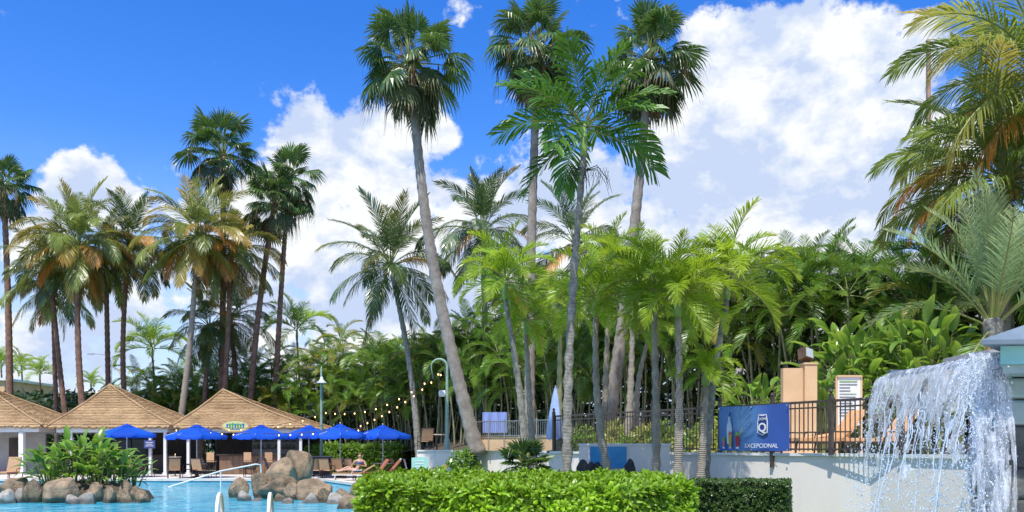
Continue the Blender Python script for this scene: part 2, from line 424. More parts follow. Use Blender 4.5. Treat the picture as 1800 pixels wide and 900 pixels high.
def paddle(name, Lp, Lb, wb, e0, droop, mat, seed):
    "petiole and a long oval blade with a folded midrib"
    q = random.Random(seed); mb = MB(); K = 12; pts = []; tn = []; p = Vector((0, 0, 0)); Lt = Lp + Lb
    for i in range(K + 1):
        t = i / K; a = R(e0 - droop * t ** 1.8)
        T = Vector((math.cos(a), 0, math.sin(a))); pts.append(p.copy()); tn.append(T); p = p + T * (Lt / K)
    mb.tube(pts, [.016 * (1 - .8 * i / K) for i in range(K + 1)], 4, False, 1)
    i0 = max(1, int(K * Lp / Lt)); rows = []
    Y = Vector((0, 1, 0)); vs = []; ts = []
    for i in range(i0, K + 1):
        s = (i - i0) / (K - i0); U = Vector((-tn[i].z, 0, tn[i].x))
        w = wb * .5 * max(.02, math.sin(math.pi * min(1, .06 + .94 * s ** .85))) ** .75
        wv = q.uniform(-.12, .12) * w
        vs += [pts[i] - Y * w + U * (w * .35 + wv), pts[i] + U * .004, pts[i] + Y * w + U * (w * .35 - wv)]; ts += [s] * 3
    k = K + 1 - i0; fs = []
    for i in range(k - 1):
        a = i * 3; fs += [(a, a + 1, a + 4, a + 3), (a + 1, a + 2, a + 5, a + 4)]
    mb.add(vs, fs, ts, 0)
    return mb.mesh(name, [mat, M['petiole']], True)

FR = {}
def variants(key, fn, n=2): FR[key] = [fn(i) for i in range(n)]
def build_fronds():
    # coconut, by elevation class
    for mk, mat in (('coco', 'coco'), ('cocod', 'coco_dk'), ('cocog', 'coco_gold'), ('cocol', 'coco_lt')):
        for ci, (e0, dr, hg) in enumerate([(82, 38, .12), (64, 62, .28), (44, 84, .45), (22, 86, .6), (-2, 66, .65), (-30, 44, .55), (-58, 24, .4)]):
            if mk == 'cocog' and ci < 3: continue
            variants(mk + str(ci), lambda i: pinnate('coconut_frond', 3.7, e0, dr + 8 * i, 58, 1.08, .044, .25 - .05 * ci, hg, M[mat], 11 + ci * 7 + i, petiole=.2, rr=.035, twist=(-.5 + i), sway=(.35 - .7 * i)), 2)
    variants('cocodead', lambda i: pinnate('dead_frond', 3.0, -62, 20 + 6 * i, 40, .7, .05, .0, .7, M['dead'], 77 + i, petiole=.2, rr=.03), 2)
    # small bright feather palms
    for ci, (e0, dr) in enumerate([(84, 45), (68, 72), (50, 92), (30, 96), (6, 82), (-20, 60)]):
        variants('bright' + str(ci), lambda i: pinnate('feather_frond', 1.65, e0, dr + 12 * i, 54, .62, .024, .45, .26, M['bright'], 31 + ci * 5 + i, petiole=.12, plume=.35, rr=.02, sway=.3 - .6 * i), 2)
    # areca
    for ci, (e0, dr) in enumerate([(82, 50), (66, 80), (48, 105), (26, 105), (-5, 75)]):
        variants('areca' + str(ci), lambda i: pinnate('areca_frond', 2.0, e0, dr + 14 * i, 36, .7, .031, .55, .4, M['areca'], 51 + ci * 5 + i, petiole=.2, rr=.018, sway=.25 - .5 * i), 2)
        variants('arecay' + str(ci), lambda i: pinnate('areca_frond', 2.0, e0, dr + 14 * i, 36, .7, .031, .55, .4, M['areca_y'], 91 + ci * 5 + i, petiole=.2, rr=.018), 1)
    # the dark broad-leaflet palm in front
    bp = lambda s: (.62 + .38 * math.sin(math.pi * min(1, s * 1.05))) * (1 - .12 * s)
    for ci, (e0, dr) in enumerate([(80, 30), (60, 48), (38, 52), (16, 52), (-8, 46), (-38, 30)]):
        variants('king' + str(ci), lambda i: pinnate('broad_frond', 1.72, e0, dr + 10 * i, 33, .66, .042, .25, .28, M['king'], 131 + ci * 5 + i, petiole=.12, prof=bp, blunt=True, rr=.022, twist=.5 - 1.0 * i, plume=.22, a0=32, a1=60), 2)
    # silver-green palm
    for ci, (e0, dr) in enumerate([(86, 22), (72, 42), (56, 58), (38, 70), (-45, 40)]):
        variants('silver' + str(ci), lambda i: pinnate('silver_frond', 3.3, e0, dr + 6 * i, 60, .8, .02, .35, .22, M['silver'], 171 + ci * 5 + i, petiole=.22, rr=.035, plume=.25, sway=.2 - .4 * i), 2)
    # fan palms
    for ci, (e0, dr, td) in enumerate([(82, 6, .15), (62, 14, .3), (40, 18, .45), (18, 22, .55), (-6, 26, .6), (-30, 24, .55), (-54, 18, .4)]):
        variants('fan' + str(ci), lambda i: palmate('fan_frond', e0, dr, 1.1, .86, M['fan' if ci < 5 else 'fan_old'], 211 + ci * 5 + i, tipdrop=td * (1 + .3 * i), fold=.15 + .25 * i, span=150 - 22 * i), 2)
    variants('fandead', lambda i: palmate('dead_fan', -72, 10, .9, .85, M['dead'], 251 + i, n=22, span=75, tipdrop=.3, dead=True, fold=.5), 2)
    variants('saw', lambda i: palmate('fan_frond', 50 - 25 * i, 12, .42, .46, M['fan'], 261 + i, n=22, span=120, tipdrop=.1), 3)
    # paddle leaves
    for ci, (e0, dr) in enumerate([(82, 30), (64, 60), (44, 80), (22, 70)]):
        variants('paddle' + str(ci), lambda i: paddle('paddle_leaf', .45, .75 + .15 * i, .30, e0, dr + 15 * i, M['paddle'], 281 + ci * 3 + i), 2)
build_fronds()

def trunk_path(p0, p1, bend=0.0, n=26, bdir=None):
    p0 = Vector(p0); p1 = Vector(p1)
    side = Vector(bdir) if bdir else Vector((1, 0, 0))
    return [p0.lerp(p1, i / n) + side * (bend * math.sin(math.pi * i / n)) for i in range(n + 1)]
def trunk_mesh(path, r0, r1, mat, seed, flare=1.35, n=12, rings=.02):
    q = random.Random(seed); mb = MB(); k = len(path); P = []; Rr = []
    # resample with ring steps
    steps = max(24, int((path[-1] - path[0]).length / .22))
    for i in range(steps + 1):
        x = i / steps * (k - 1); a = min(k - 2, int(x)); f = x - a
        P.append(path[a].lerp(path[a + 1], f)); t = i / steps
        r = r0 + (r1 - r0) * t ** .8
        if t < .08: r *= 1 + (flare - 1) * (1 - t / .08) ** 2
        Rr.append(r * (1 + (rings / max(r1, .05)) * (.5 if i % 2 else -.5)) * q.uniform(.985, 1.015))
    mb.tube(P, Rr, n)
    return mb.mesh('trunk', [mat], True)

def crown_fronds(root, top, key, counts, q, scl, name, lean=None, azoff=None, spread=.12, vary=.12):
    "counts: fronds for each elevation class; golden-angle spread of azimuths"
    az = q.uniform(0, 6.28) if azoff is None else azoff
    tot = 0
    for ci, n in enumerate(counts):
        for k in range(n):
            az += 2.39996 + q.uniform(-.25, .25)
            kk = key[ci] if isinstance(key, (list, tuple)) else key
            kk = kk + str(ci)
            me = q.choice(FR[kk])
            s = scl * q.uniform(1 - vary, 1 + vary * .9)
            fl = -1 if q.random() < .5 else 1
            o = obj(name, me, root, top + Vector((math.cos(az), math.sin(az), 0)) * (.08 * scl) + ZUP * (.10 * scl * (3 - ci)) * .6, (q.uniform(-spread, spread), q.uniform(-spread, spread), az), (s, s * fl, s))
            tot += 1
    return tot

def fan_palm(base, top, label, seed, scl=1.0, r0=.24, r1=.15, bend=0.0, mat='trunk_grey', skirt=9, counts=(5, 8, 9, 9, 9, 8, 7), bdir=None, group='tall fan palms'):
    q = random.Random(seed); base = Vector(base); top = Vector(top)
    root = thing('fan_palm', label, 'palm tree', base, 0, group)
    loc = top - base
    path = trunk_path((0, 0, -.1), loc, bend, bdir=bdir)
    obj('trunk', trunk_mesh(path, r0, r1, M[mat], seed), root)
    crown_fronds(root, loc, 'fan', counts, q, scl, 'frond', spread=.30, vary=.28)
    az = q.uniform(0, 6)
    for k in range(skirt):
        az += 2.4 + q.uniform(-.3, .3)
        s = scl * q.uniform(.55, 1.1)
        obj('dead_frond', q.choice(FR['fandead']), root, loc + Vector((math.cos(az), math.sin(az), 0)) * .08 * scl - ZUP * q.uniform(.2, .55) * scl, (q.uniform(-.1, .1), q.uniform(-.1, .1), az), s)
    # boot of old leaf bases and hanging dead strands
    mb = MB()
    for i in range(26):
        a = q.uniform(0, 6.28); z = q.uniform(-.9, .2) * scl; d = Vector((math.cos(a), math.sin(a), 0)); c = loc + ZUP * z
        mb.tube([c + d * r1 * .8, c + d * (r1 + .12) + ZUP * .22], [.035, .02], 4)
    obj('leaf_base', mb, root, mat=M['dead'])
    for i in range(10):
        a = q.uniform(0, 6.28); d = Vector((math.cos(a), math.sin(a), 0)); r = q.uniform(.4, 1.9) * scl
        mb = MB(); s0 = loc + d * r - ZUP * q.uniform(-.2, .8) * scl; ln = q.uniform(.8, 1.9) * scl
        for j in range(7):
            o = Vector((q.uniform(-.08, .08), q.uniform(-.08, .08), 0)); l2 = ln * q.uniform(.5, 1)
            mb.tube([s0, s0 + o * .6 - ZUP * l2 * .5, s0 + o * 1.4 + d * .1 - ZUP * l2], [.012, .009, .003], 3, False)
        obj('hanging_strand', mb, root, mat=M['dead'])
    return root

def coconut_palm(base, top, label, seed, scl=1.0, r0=.2, r1=.12, bend=0.0, mat='trunk_pale', kind='coco', counts=(3, 4, 5, 5, 5, 3, 2), gold=2, dead=1, nuts=5, bdir=None, group='coconut palms', azoff=None):
    q = random.Random(seed); base = Vector(base); top = Vector(top)
    root = thing('coconut_palm', label, 'palm tree', base, 0, group)
    loc = top - base
    obj('trunk', trunk_mesh(trunk_path((0, 0, -.1), loc, bend, bdir=bdir), r0, r1, M[mat], seed), root)
    crown_fronds(root, loc, kind, counts, q, scl, 'frond', azoff=azoff)
    az = q.uniform(0, 6)
    for k in range(gold):
        az += 2.1 + q.uniform(-.6, .6); ci = q.choice((3, 4, 5, 6))
        obj('yellow_frond', q.choice(FR['cocog%d' % ci]), root, loc, (0, 0, az), scl * q.uniform(.8, .95))
    for k in range(dead):
        az += 2.1
        obj('dead_frond', q.choice(FR['cocodead']), root, loc - ZUP * .15, (0, 0, az), scl * q.uniform(.8, .95))
    for k in range(nuts):
        a = k * 2.4 + seed; mb = MB()
        mb.lathe([(.02, -.13), (.08, -.1), (.115, 0), (.085, .1), (.02, .14)], 8)
        obj('coconut', mb.mesh('coconut', [M['nut']], True), root, loc + Vector((math.cos(a) * .26, math.sin(a) * .26, -.3 - .08 * (k % 3))) * scl)
    return root

def feather_palm(base, top, label, seed, scl=1.0, r0=.10, r1=.055, bend=0.0, mat='trunk_pale', counts=(2, 3, 4, 4, 3, 1), shaft=.55, gold=0, bdir=None, group='small bright green feather palms', name='feather_palm', key='bright'):
    q = random.Random(seed); base = Vector(base); top = Vector(top)
    root = thing(name, label, 'palm tree', base, 0, group)
    loc = top - base
    path = trunk_path((0, 0, -.1), loc - ZUP * shaft * scl, bend, bdir=bdir)
    obj('trunk', trunk_mesh(path, r0, r1, M[mat], seed, 1.3, 10), root)
    d = (path[-1] - path[-3]).normalized(); s0 = path[-1]
    mb = MB(); s1 = loc + d * .05
    mb.tube([s0 - d * .03, s0 + (s1 - s0) * .15, s0 + (s1 - s0) * .5, s1], [r1 * 1.0, r1 * 1.35, r1 * 1.15, r1 * .6], 10)
    obj('crownshaft', mb.mesh('crownshaft', [M['shaft']], True), root)
    crown_fronds(root, loc, key, counts, q, scl, 'frond')
    for k in range(gold):
        obj('yellow_frond', q.choice(FR['cocog5']), root, loc - ZUP * .1, (0, 0, -.6 + 1.9 * k), .33 * scl)
    return root

def areca_clump(base, h, label, seed, scl=1.0, stems=6, parts=True, group=None, yellow=.15, spread=1.0, low=.66):
    q = random.Random(seed)
    root = thing('areca_palm', label, 'palm clump', base, 0, group)
    for k in range(stems):
        a = k * 2.4 + q.uniform(-.4, .4); rr = spread * math.sqrt(q.random())
        hh = h * q.uniform(low, 1.0) if k else h
        b = Vector((math.cos(a) * rr * .55, math.sin(a) * rr * .55, -.1)); t = Vector((math.cos(a) * rr * 1.3, math.sin(a) * rr * 1.3, max(.6, hh - 1.5 * scl)))
        mb = MB(); mb.tube(trunk_path(b, t, .15, 8), [.055 - .015 * i / 8 for i in range(9)], 6, False)
        obj('stem', mb.mesh('stem', [M['cane']], True), root)
        key = 'arecay' if q.random() < yellow else 'areca'
        crown_fronds(root, t, key, (1, 2, 2, 2, 1), q, scl * q.uniform(.85, 1.15), 'frond')
    return root

def paddle_plant(base, n, label, seed, scl=1.0, spread=.4, group=None, name='broadleaf_plant', zr=.5):
    q = random.Random(seed); root = thing(name, label, 'plant', base, 0, group); az = q.uniform(0, 6)
    for k in range(n):
        az += 2.4; ci = q.choice((0, 1, 1, 2, 2, 3)); r = spread * math.sqrt(q.random())
        o = Vector((math.cos(az) * r, math.sin(az) * r, q.uniform(0, zr)))
        s = scl * q.uniform(.75, 1.2)
        obj('leaf', q.choice(FR['paddle%d' % ci]), root, o, (q.uniform(-.2, .2), q.uniform(-.2, .2), az + q.uniform(-.5, .5)), s)
        if k % 3 == 0:
            mb = MB(); mb.tube([(o.x * .5, o.y * .5, -.1), tuple(o + ZUP * .02)], [.02, .015], 5); obj('stalk', mb, root, mat=M['petiole'])
    return root
# ------------------------------------------------------------------ setting
M['grass'] = surf('grass', (.05, .12, .02), (.09, .17, .03), 3, .8, .5, 60)
M['soil'] = surf('soil', (.05, .04, .03), (.09, .07, .045), 2, .9, .5, 12)
M['deck'] = surf('deck_concrete', (.52, .46, .40), (.62, .57, .51), 1.2, .75, .1, 30)
M['coping'] = surf('coping_stone', (.56, .49, .40), (.66, .60, .51), 3, .7, .15, 25)
M['pool_tile'] = surf('pool_plaster', (.05, .42, .62), (.09, .52, .70), 1, .5)
M['stucco'] = surf('white_stucco', (.80, .73, .645), (.82, .765, .69), 1.2, .8, .12, 40, c3=(.66, .59, .51), stretch=(2.2, 2.2, .55))
M['white'] = surf('white_paint', (.78, .77, .75), (.70, .69, .67), 2, .5)
M['tan'] = surf('tan_stucco', (.62, .40, .22), (.70, .47, .27), 1.5, .8, .15, 40)
M['iron'] = surf('brown_iron', (.055, .04, .032), (.085, .065, .05), 8, .45, spec=.5)
M['steel'] = surf('steel', (.62, .60, .56), (.5, .48, .45), 5, .28, metal=.9)

def water_mat(name, c1, c2, rough=.06, bs=1.4, dist=.08, stretch=(1, 1, 1)):
    m, nt, N, L = newmat(name)
    out = N.new('ShaderNodeOutputMaterial'); p = N.new('ShaderNodeBsdfPrincipled'); L.new(p.outputs[0], out.inputs[0])
    p.inputs['Roughness'].default_value = rough; p.inputs['IOR'].default_value = 1.33; p.inputs['Specular IOR Level'].default_value = .5
    tc = N.new('ShaderNodeTexCoord'); mp = N.new('ShaderNodeMapping'); mp.inputs['Scale'].default_value = stretch
    L.new(tc.outputs['Object'], mp.inputs[0])
    v = N.new('ShaderNodeTexNoise'); v.inputs['Scale'].default_value = .9; v.inputs['Detail'].default_value = 5; v.inputs['Distortion'].default_value = 1.2
    L.new(mp.outputs[0], v.inputs['Vector'])
    cr = N.new('ShaderNodeValToRGB'); e = cr.color_ramp.elements; e[0].position = .35; e[0].color = (*c1, 1); e[1].position = .62; e[1].color = (*c2, 1)
    L.new(v.outputs['Fac'], cr.inputs[0]); L.new(cr.outputs[0], p.inputs['Base Color'])
    n = N.new('ShaderNodeTexNoise'); n.inputs['Scale'].default_value = bs; n.inputs['Detail'].default_value = 4; n.inputs['Distortion'].default_value = .6
    L.new(mp.outputs[0], n.inputs['Vector'])
    b = N.new('ShaderNodeBump'); b.inputs['Strength'].default_value = 1.0; b.inputs['Distance'].default_value = dist
    L.new(n.outputs['Fac'], b.inputs['Height']); L.new(b.outputs[0], p.inputs['Normal'])
    return m
M['water'] = water_mat('pool_water', (.03, .40, .62), (.10, .56, .72))

POOL = [(-42, 10.8), (-4.6, 10.8), (-4.0, 13), (-3.6, 18), (-3.9, 24), (-4.6, 30), (-6.5, 36), (-9.0, 41), (-42, 41)]
def flat_poly(poly, z, name, mat):
    mb = MB(); mb.add([(x, y, z) for x, y in poly], [tuple(range(len(poly)))]); return mb
def build_setting():
    big = 2500
    # ground: one sheet with the pool left open
    me = bpy.data.meshes.new('ground')
    import bmesh
    bm = bmesh.new()
    def ring(pts): 
        vs = [bm.verts.new((x, y, 0)) for x, y in pts]
        return [bm.edges.new((vs[i], vs[(i + 1) % len(vs)])) for i in range(len(vs))]
    e = ring([(-big, -60), (big, -60), (big, big), (-big, big)]) + ring(POOL)
    bmesh.ops.triangle_fill(bm, use_beauty=True, edges=e, normal=(0, 0, 1))
    import mathutils
    bm.to_mesh(me); bm.free(); me.materials.append(M['grass'])
    o = bpy.data.objects.new('ground', me); COL.objects.link(o); o['kind'] = 'structure'
    # pool
    mb = MB(); n = len(POOL)
    mb.add([(x, y, 0) for x, y in POOL] + [(x, y, -1.4) for x, y in POOL], [((i + 1) % n, i, i + n, (i + 1) % n + n) for i in range(n)] + [tuple(range(n, 2 * n))])
    struct('pool_basin', mb, M['pool_tile'])
    struct('pool_water', flat_poly(POOL, -.11, '', None), M['water'])
    # coping along the pool edge
    mb = MB()
    for i in range(n):
        a = Vector((*POOL[i], 0)); b = Vector((*POOL[(i + 1) % n], 0)); d = (b - a); L_ = d.length; d.normalize(); nr = Vector((-d.y, d.x, 0))
        c = (a + b) / 2 - nr * .12; mb.box((c.x, c.y, .004 * (i % 3)), (L_ + .3, .42, .11), math.atan2(d.y, d.x))
    struct('pool_coping', mb, M['coping'])
    # paving on the far side and around the near edge
    mb = MB(); mb.add([(x, y, .006) for x, y in [(-60, 41.3), (-9, 41.3), (-6.2, 38), (-2.0, 38), (-2.0, 47), (-7, 47.5), (-12, 57), (-60, 57)]], [tuple(range(8))])
    struct('pool_deck', mb, M['deck'])
    mb = MB(); mb.add([(x, y, .006) for x, y in [(-42, -20), (12, -20), (12, 6), (-4.4, 8), (-4.4, 10.5), (-42, 10.5)]], [tuple(range(6))])
    struct('near_deck', mb, M['deck'])
build_setting()

# raised terrace on the right
TZ = 1.40
TF = [XY(733, 36.2), XY(790, 36), XY(803, 31.5), XY(832, 30.6), XY(915, 29), XY(1000, 27), XY(968, 25.6), XY(1120, 23), XY(1262, 19.7), XY(1530, 16.5), XY(1700, 14.3), XY(1800, 13.2), XY(2100, 11)]
def build_terrace():
    pts = [(p.x, p.y) for p in TF] + [(30, 11), (60, 80), (TF[0].x, 80)]
    mb = MB(); mb.add([(x, y, TZ) for x, y in pts], [tuple(range(len(pts)))])
    struct('terrace_floor', mb, M['deck'])
    w = thing('terrace_wall', 'long white stucco retaining wall below the iron fence and blue banner', 'wall')
    mb = MB(); n = len(TF)
    back = []
    for i in range(n):
        d = (TF[min(i + 1, n - 1)] - TF[max(i - 1, 0)]).normalized(); back.append(TF[i] + Vector((-d.y, d.x, 0)) * .22)
    vs = []
    for i in range(n): vs += [(TF[i].x, TF[i].y, 0), (TF[i].x, TF[i].y, TZ), (back[i].x, back[i].y, TZ), (back[i].x, back[i].y, 0)]
    fs = []
    for i in range(n - 1):
        a, b = i * 4, i * 4 + 4; fs += [(a, b, b + 1, a + 1), (a + 1, b + 1, b + 2, a + 2), (b + 3, a + 3, a + 2, b + 2)]
    mb.add(vs, fs); obj('wall_body', mb, w, mat=M['stucco'])
    for i in range(n - 1):
        a, b = TF[i], TF[i + 1]; d = b - a; L_ = d.length; d.normalize(); c = (a + b) / 2 + Vector((-d.y, d.x, 0)) * .1
        mb = MB(); mb.box((c.x, c.y, TZ + .025 + .004 * (i % 3)), (L_ - .02, .3, .06), math.atan2(d.y, d.x)); obj('cap', mb, w, mat=M['white'])
build_terrace()

# white ribbed building behind the palm bank, seen only through gaps
def ribbed_wall(a, b, z0, z1, label):
    a = Vector(a); b = Vector(b); d = b - a; L_ = d.length; d.normalize(); ang = math.atan2(d.y, d.x)
    r = thing('ribbed_building', label, 'building', a, ang)
    mb = MB(); mb.box((L_ / 2, .2, (z0 + z1) / 2), (L_, .3, z1 - z0)); obj('wall', mb, r, mat=M['dim_white'])
    rib = MB(); rib.box((0, 0, (z0 + z1) / 2), (.16, .12, z1 - z0)); rm = rib.mesh('rib', [M['white']])
    k = int(L_ / .36)
    for i in range(k): obj('rib', rm, r, (.2 + i * .36, -.005, 0))
M['dim_white'] = surf('grey_siding', (.42, .44, .48), (.48, .5, .53), 2, .6)
ribbed_wall((9, 42, 0), (26, 26, 0), 1.4, 9.6, 'white ribbed siding wall glimpsed through the palms above the waterfall')
ribbed_wall((-14, 67, 0), (3, 54, 0), 0, 7.6, 'white ribbed siding wall glimpsed through the palm stems behind the string lights')

# far roofs on the left
def far_block(px0, px1, ptop, Y, label, depth=9, mat='white', win=0):
    x0, x1 = XY(px0, Y).x, XY(px1, Y).x; zt = W(0, ptop, Y).z
    r = thing('distant_building', label, 'building', ((x0 + x1) / 2, Y, 0))
    mb = MB(); mb.box((0, depth / 2, zt / 2), (x1 - x0, depth, zt)); obj('wall', mb, r, mat=M[mat])
    mb = MB(); mb.box((0, depth / 2, zt + .12), (x1 - x0 + .5, depth + .5, .24)); obj('parapet', mb, r, mat=M['white'])
    for i in range(win):
        mb = MB(); x = (x1 - x0) * (-.4 + .8 * i / max(1, win - 1)); mb.box((x, -.02, zt - 2.2), (1.3, .06, 1.5)); obj('window', mb, r, mat=M['pane'])
M['pane'] = surf('dark_pane', (.03, .04, .05), (.05, .06, .07), 2, .1)
M['blue_grey'] = surf('blue_grey_wall', (.36, .41, .52), (.42, .46, .56), 1, .7)
far_block(60, 150, 697, 92, 'low blue-grey flat building left behind the middle thatched hut', win=3, mat='blue_grey')
far_block(152, 250, 690, 100, 'higher pale flat building behind the peak of the middle thatched hut', win=3)
far_block(-60, 8, 669, 80, 'tan block at the left edge above the left thatched roof', mat='tan', win=2)

# soil under the palm bank (a low rise) 
def build_bank():
    mb = MB(); line = [(-46, 66), (-24, 62), (-12, 58), (-4.5, 48), (1.5, 41), (7.5, 33.5), (11, 28), (14, 24), (22, 18)]
    vs = []; n = len(line)
    for i, (x, y) in enumerate(line):
        d = Vector((line[min(i + 1, n - 1)][0] - line[max(i - 1, 0)][0], line[min(i + 1, n - 1)][1] - line[max(i - 1, 0)][1], 0)).normalized(); nr = Vector((-d.y, d.x, 0))
        z0 = .03 if x < -4.6 else TZ + .02
        for off, dz in ((-1.2, 0), (.8, .45), (3, .9), (9, 1.0), (9.2, -2)): vs.append((x + nr.x * off, y + nr.y * off, z0 + dz))
    fs = []
    for i in range(n - 1):
        for j in range(4): a = i * 5 + j; fs.append((a, a + 5, a + 6, a + 1))
    mb.add(vs, fs); struct('planting_bank', mb, M['soil'])
    # dense leaves behind the stems, coloured near black to stand in for deep shade
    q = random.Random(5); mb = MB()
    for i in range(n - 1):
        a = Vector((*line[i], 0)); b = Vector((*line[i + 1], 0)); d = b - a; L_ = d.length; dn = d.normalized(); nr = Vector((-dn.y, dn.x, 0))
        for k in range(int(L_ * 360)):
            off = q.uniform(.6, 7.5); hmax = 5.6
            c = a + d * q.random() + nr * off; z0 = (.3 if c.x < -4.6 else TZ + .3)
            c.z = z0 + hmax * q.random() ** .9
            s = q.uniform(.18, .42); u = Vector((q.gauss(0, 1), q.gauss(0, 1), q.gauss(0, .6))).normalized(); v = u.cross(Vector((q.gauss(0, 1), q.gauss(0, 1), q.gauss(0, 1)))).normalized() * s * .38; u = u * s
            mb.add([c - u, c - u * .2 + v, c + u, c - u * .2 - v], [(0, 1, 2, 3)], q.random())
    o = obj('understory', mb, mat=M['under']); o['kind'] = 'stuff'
    tag(o, 'dense leaves coloured dark as the shade under the palm bank', 'foliage'); 
build_bank()

# ------------------------------------------------------------------ palms
def palms():
    f = lambda px, Y, z=0.0: Vector((XY(px, Y).x, Y, z))
    # tall fan palms
    fan_palm(f(17, 58), W(6, 326, 58), 'fan palm at the left edge, its crown cut by the picture frame', 1, 1.15, .26, .17, .15, 'trunk_brown', counts=(4, 7, 8, 8, 7, 6, 4))
    fan_palm(f(386, 60), W(392, 275, 60), 'loose-headed tall fan palm behind the peak of the thatched bar', 2, 1.6, .26, .17, .1, 'trunk_brown', counts=(4, 7, 7, 6, 5, 4, 3), skirt=5)
    fan_palm(f(433, 59), W(482, 358, 59), 'fan palm leaning right over the thatched bar, lower of the close pair', 3, 1.25, .25, .17, -.3, 'trunk_brown', counts=(4, 6, 6, 6, 6, 6, 5), skirt=6)
    fan_palm(f(478, 60), W(508, 316, 60), 'slim fan palm right of the close pair beside the bell lamp post', 4, 1.2, .24, .15, -.1, 'trunk_brown', counts=(4, 6, 6, 6, 6, 6, 5), skirt=6)
    fan_palm(f(840, 30, TZ), W(722, 112, 30), 'tall fan palm with grey trunk curving left above the crook lamp post', 5, 1.0, .26, .14, -.42, 'trunk_grey', counts=(5, 7, 8, 9, 10, 9, 9), skirt=7)
    fan_palm(f(931, 33, TZ), W(946, 88, 33), 'tall straight fan palm behind the dark broad-leaved palm, between two others', 6, 1.02, .22, .14, -.1, 'trunk_grey', counts=(5, 7, 8, 8, 8, 8, 7), skirt=6)
    fan_palm(f(1063, 31, TZ), W(1143, 108, 31), 'tall fan palm with leaning pale trunk, rightmost of the three tallest', 7, .95, .27, .14, .12, 'trunk_grey', counts=(4, 6, 7, 8, 9, 9, 9), skirt=10)
    # coconut palms in the middle
    coconut_palm(f(738, 46), W(686, 468, 46), 'dark coconut palm with drooping fronds left of the curving tall trunk', 11, 1.08, .2, .12, .3, 'trunk_dark', 'cocod', (4, 5, 5, 6, 5, 3, 2), 1, 0)
    coconut_palm(f(858, 47, TZ), W(848, 408, 47), 'coconut palm with upright fronds just right of the curving tall trunk', 12, 1.0, .22, .13, 0, 'trunk_dark', 'cocod', (5, 4, 4, 5, 5, 4, 3), 2, 1)
    coconut_palm(f(1012, 43, TZ), W(1010, 428, 43), 'small coconut palm head showing between the two straight tall trunks', 13, .85, .2, .12, 0, 'trunk_dark', 'cocod', (3, 4, 4, 4, 3, 2, 1), 1, 0)
    # coconut palms on the left
    G = 'coconut palms behind the huts'
    coconut_palm(f(128, 57), W(88, 470, 57), 'dark coconut palm with forked-looking trunk nearest the left fan palm', 14, 1.0, .2, .14, -.1, 'trunk_brown', 'cocod', (2, 3, 4, 5, 5, 3, 2), 2, 1, group=G)
    coconut_palm(f(158, 55), W(138, 432, 55), 'big yellowing coconut palm left of the peak of the middle thatched hut', 15, 1.15, .24, .15, -.35, 'trunk_brown', 'coco', (4, 6, 9, 9, 8, 5, 3), 10, 1, group=G)
    coconut_palm(f(102, 59), W(92, 500, 59), 'coconut palm with straight thin trunk behind the forked-looking one', 16, .98, .18, .13, 0, 'trunk_brown', 'coco', (2, 3, 4, 4, 4, 3, 2), 2, 1, group=G)
    coconut_palm(f(193, 59), W(186, 452, 59), 'coconut palm with straight trunk rising right behind the middle hut peak', 17, 1.0, .2, .15, .0, 'trunk_brown', 'coco', (3, 4, 5, 5, 4, 3, 2), 2, 1, group=G)
    coconut_palm(f(230, 58), W(228, 428, 58), 'coconut palm with trunk bowed left over the right slope of the middle hut', 18, 1.05, .21, .14, -.5, 'trunk_brown', 'cocod', (3, 4, 5, 5, 5, 4, 3), 2, 2, group=G)
    coconut_palm(f(305, 56), W(348, 416, 56), 'tall coconut palm with pale leaning trunk and hanging orange frond between huts', 19, 1.12, .26, .14, .2, 'trunk_pale', 'coco', (4, 6, 8, 8, 7, 4, 3), 8, 1, group=G)
    coconut_palm(f(388, 58), W(408, 440, 58), 'coconut palm with orange-brown fronds under the loose-headed fan palm', 20, 1.0, .22, .14, 0, 'trunk_brown', 'coco', (2, 5, 7, 7, 6, 5, 4), 9, 2, group=G)
    coconut_palm(f(352, 60), W(368, 575, 60), 'short coconut palm with a dead hanging head left of the thatched bar peak', 21, .95, .22, .15, 0, 'trunk_brown', 'cocod', (2, 3, 4, 5, 4, 3, 2), 1, 3, group=G)
    coconut_palm(f(430, 61), W(405, 560, 61), 'short coconut palm with leaning trunk above the right slope of the bar', 22, .98, .22, .15, 0, 'trunk_brown', 'coco', (2, 3, 4, 4, 4, 3, 2), 2, 2, group=G)
    # coconut palms top right
    coconut_palm(Vector((15.6, 24.2, TZ)), W(1845, 150, 24), 'large coconut palm at the upper right edge with long fronds reaching left', 23, 1.22, .24, .16, -.2, 'trunk_dark', 'cocol', (3, 6, 8, 7, 5, 3, 1), 4, 1, nuts=9, group='coconut palms at the right edge')
    coconut_palm(Vector((14.4, 25, TZ)), W(1768, 318, 24.5), 'lower coconut palm with golden arching fronds above the waterfall', 24, 1.1, .24, .16, 0, 'trunk_dark', 'cocol', (2, 5, 8, 8, 5, 3, 1), 6, 1, nuts=9, group='coconut palms at the right edge')
    # silver-green palm
    b = f(1745, 21, TZ); r = thing('silver_palm', 'pale silver-green palm with upright feathery fronds behind the waterfall hood', 'palm tree', b)
    top = Vector((0, 0, W(0, 575, 21).z - TZ)); q = random.Random(3)
    obj('trunk', trunk_mesh(trunk_path((0, 0, -.1), top + Vector((0, 0, .2)), 0, 10), .26, .22, M['trunk_dark'], 3), r)
    crown_fronds(r, top, 'silver', (6, 7, 7, 3, 1), q, .95, 'frond', spread=.2, vary=.2)
    for k, az in enumerate((3.6, 4.3, 2.8)): obj('dead_frond', FR['cocog6'][k % 2], r, top, (0, 0, az), .42)
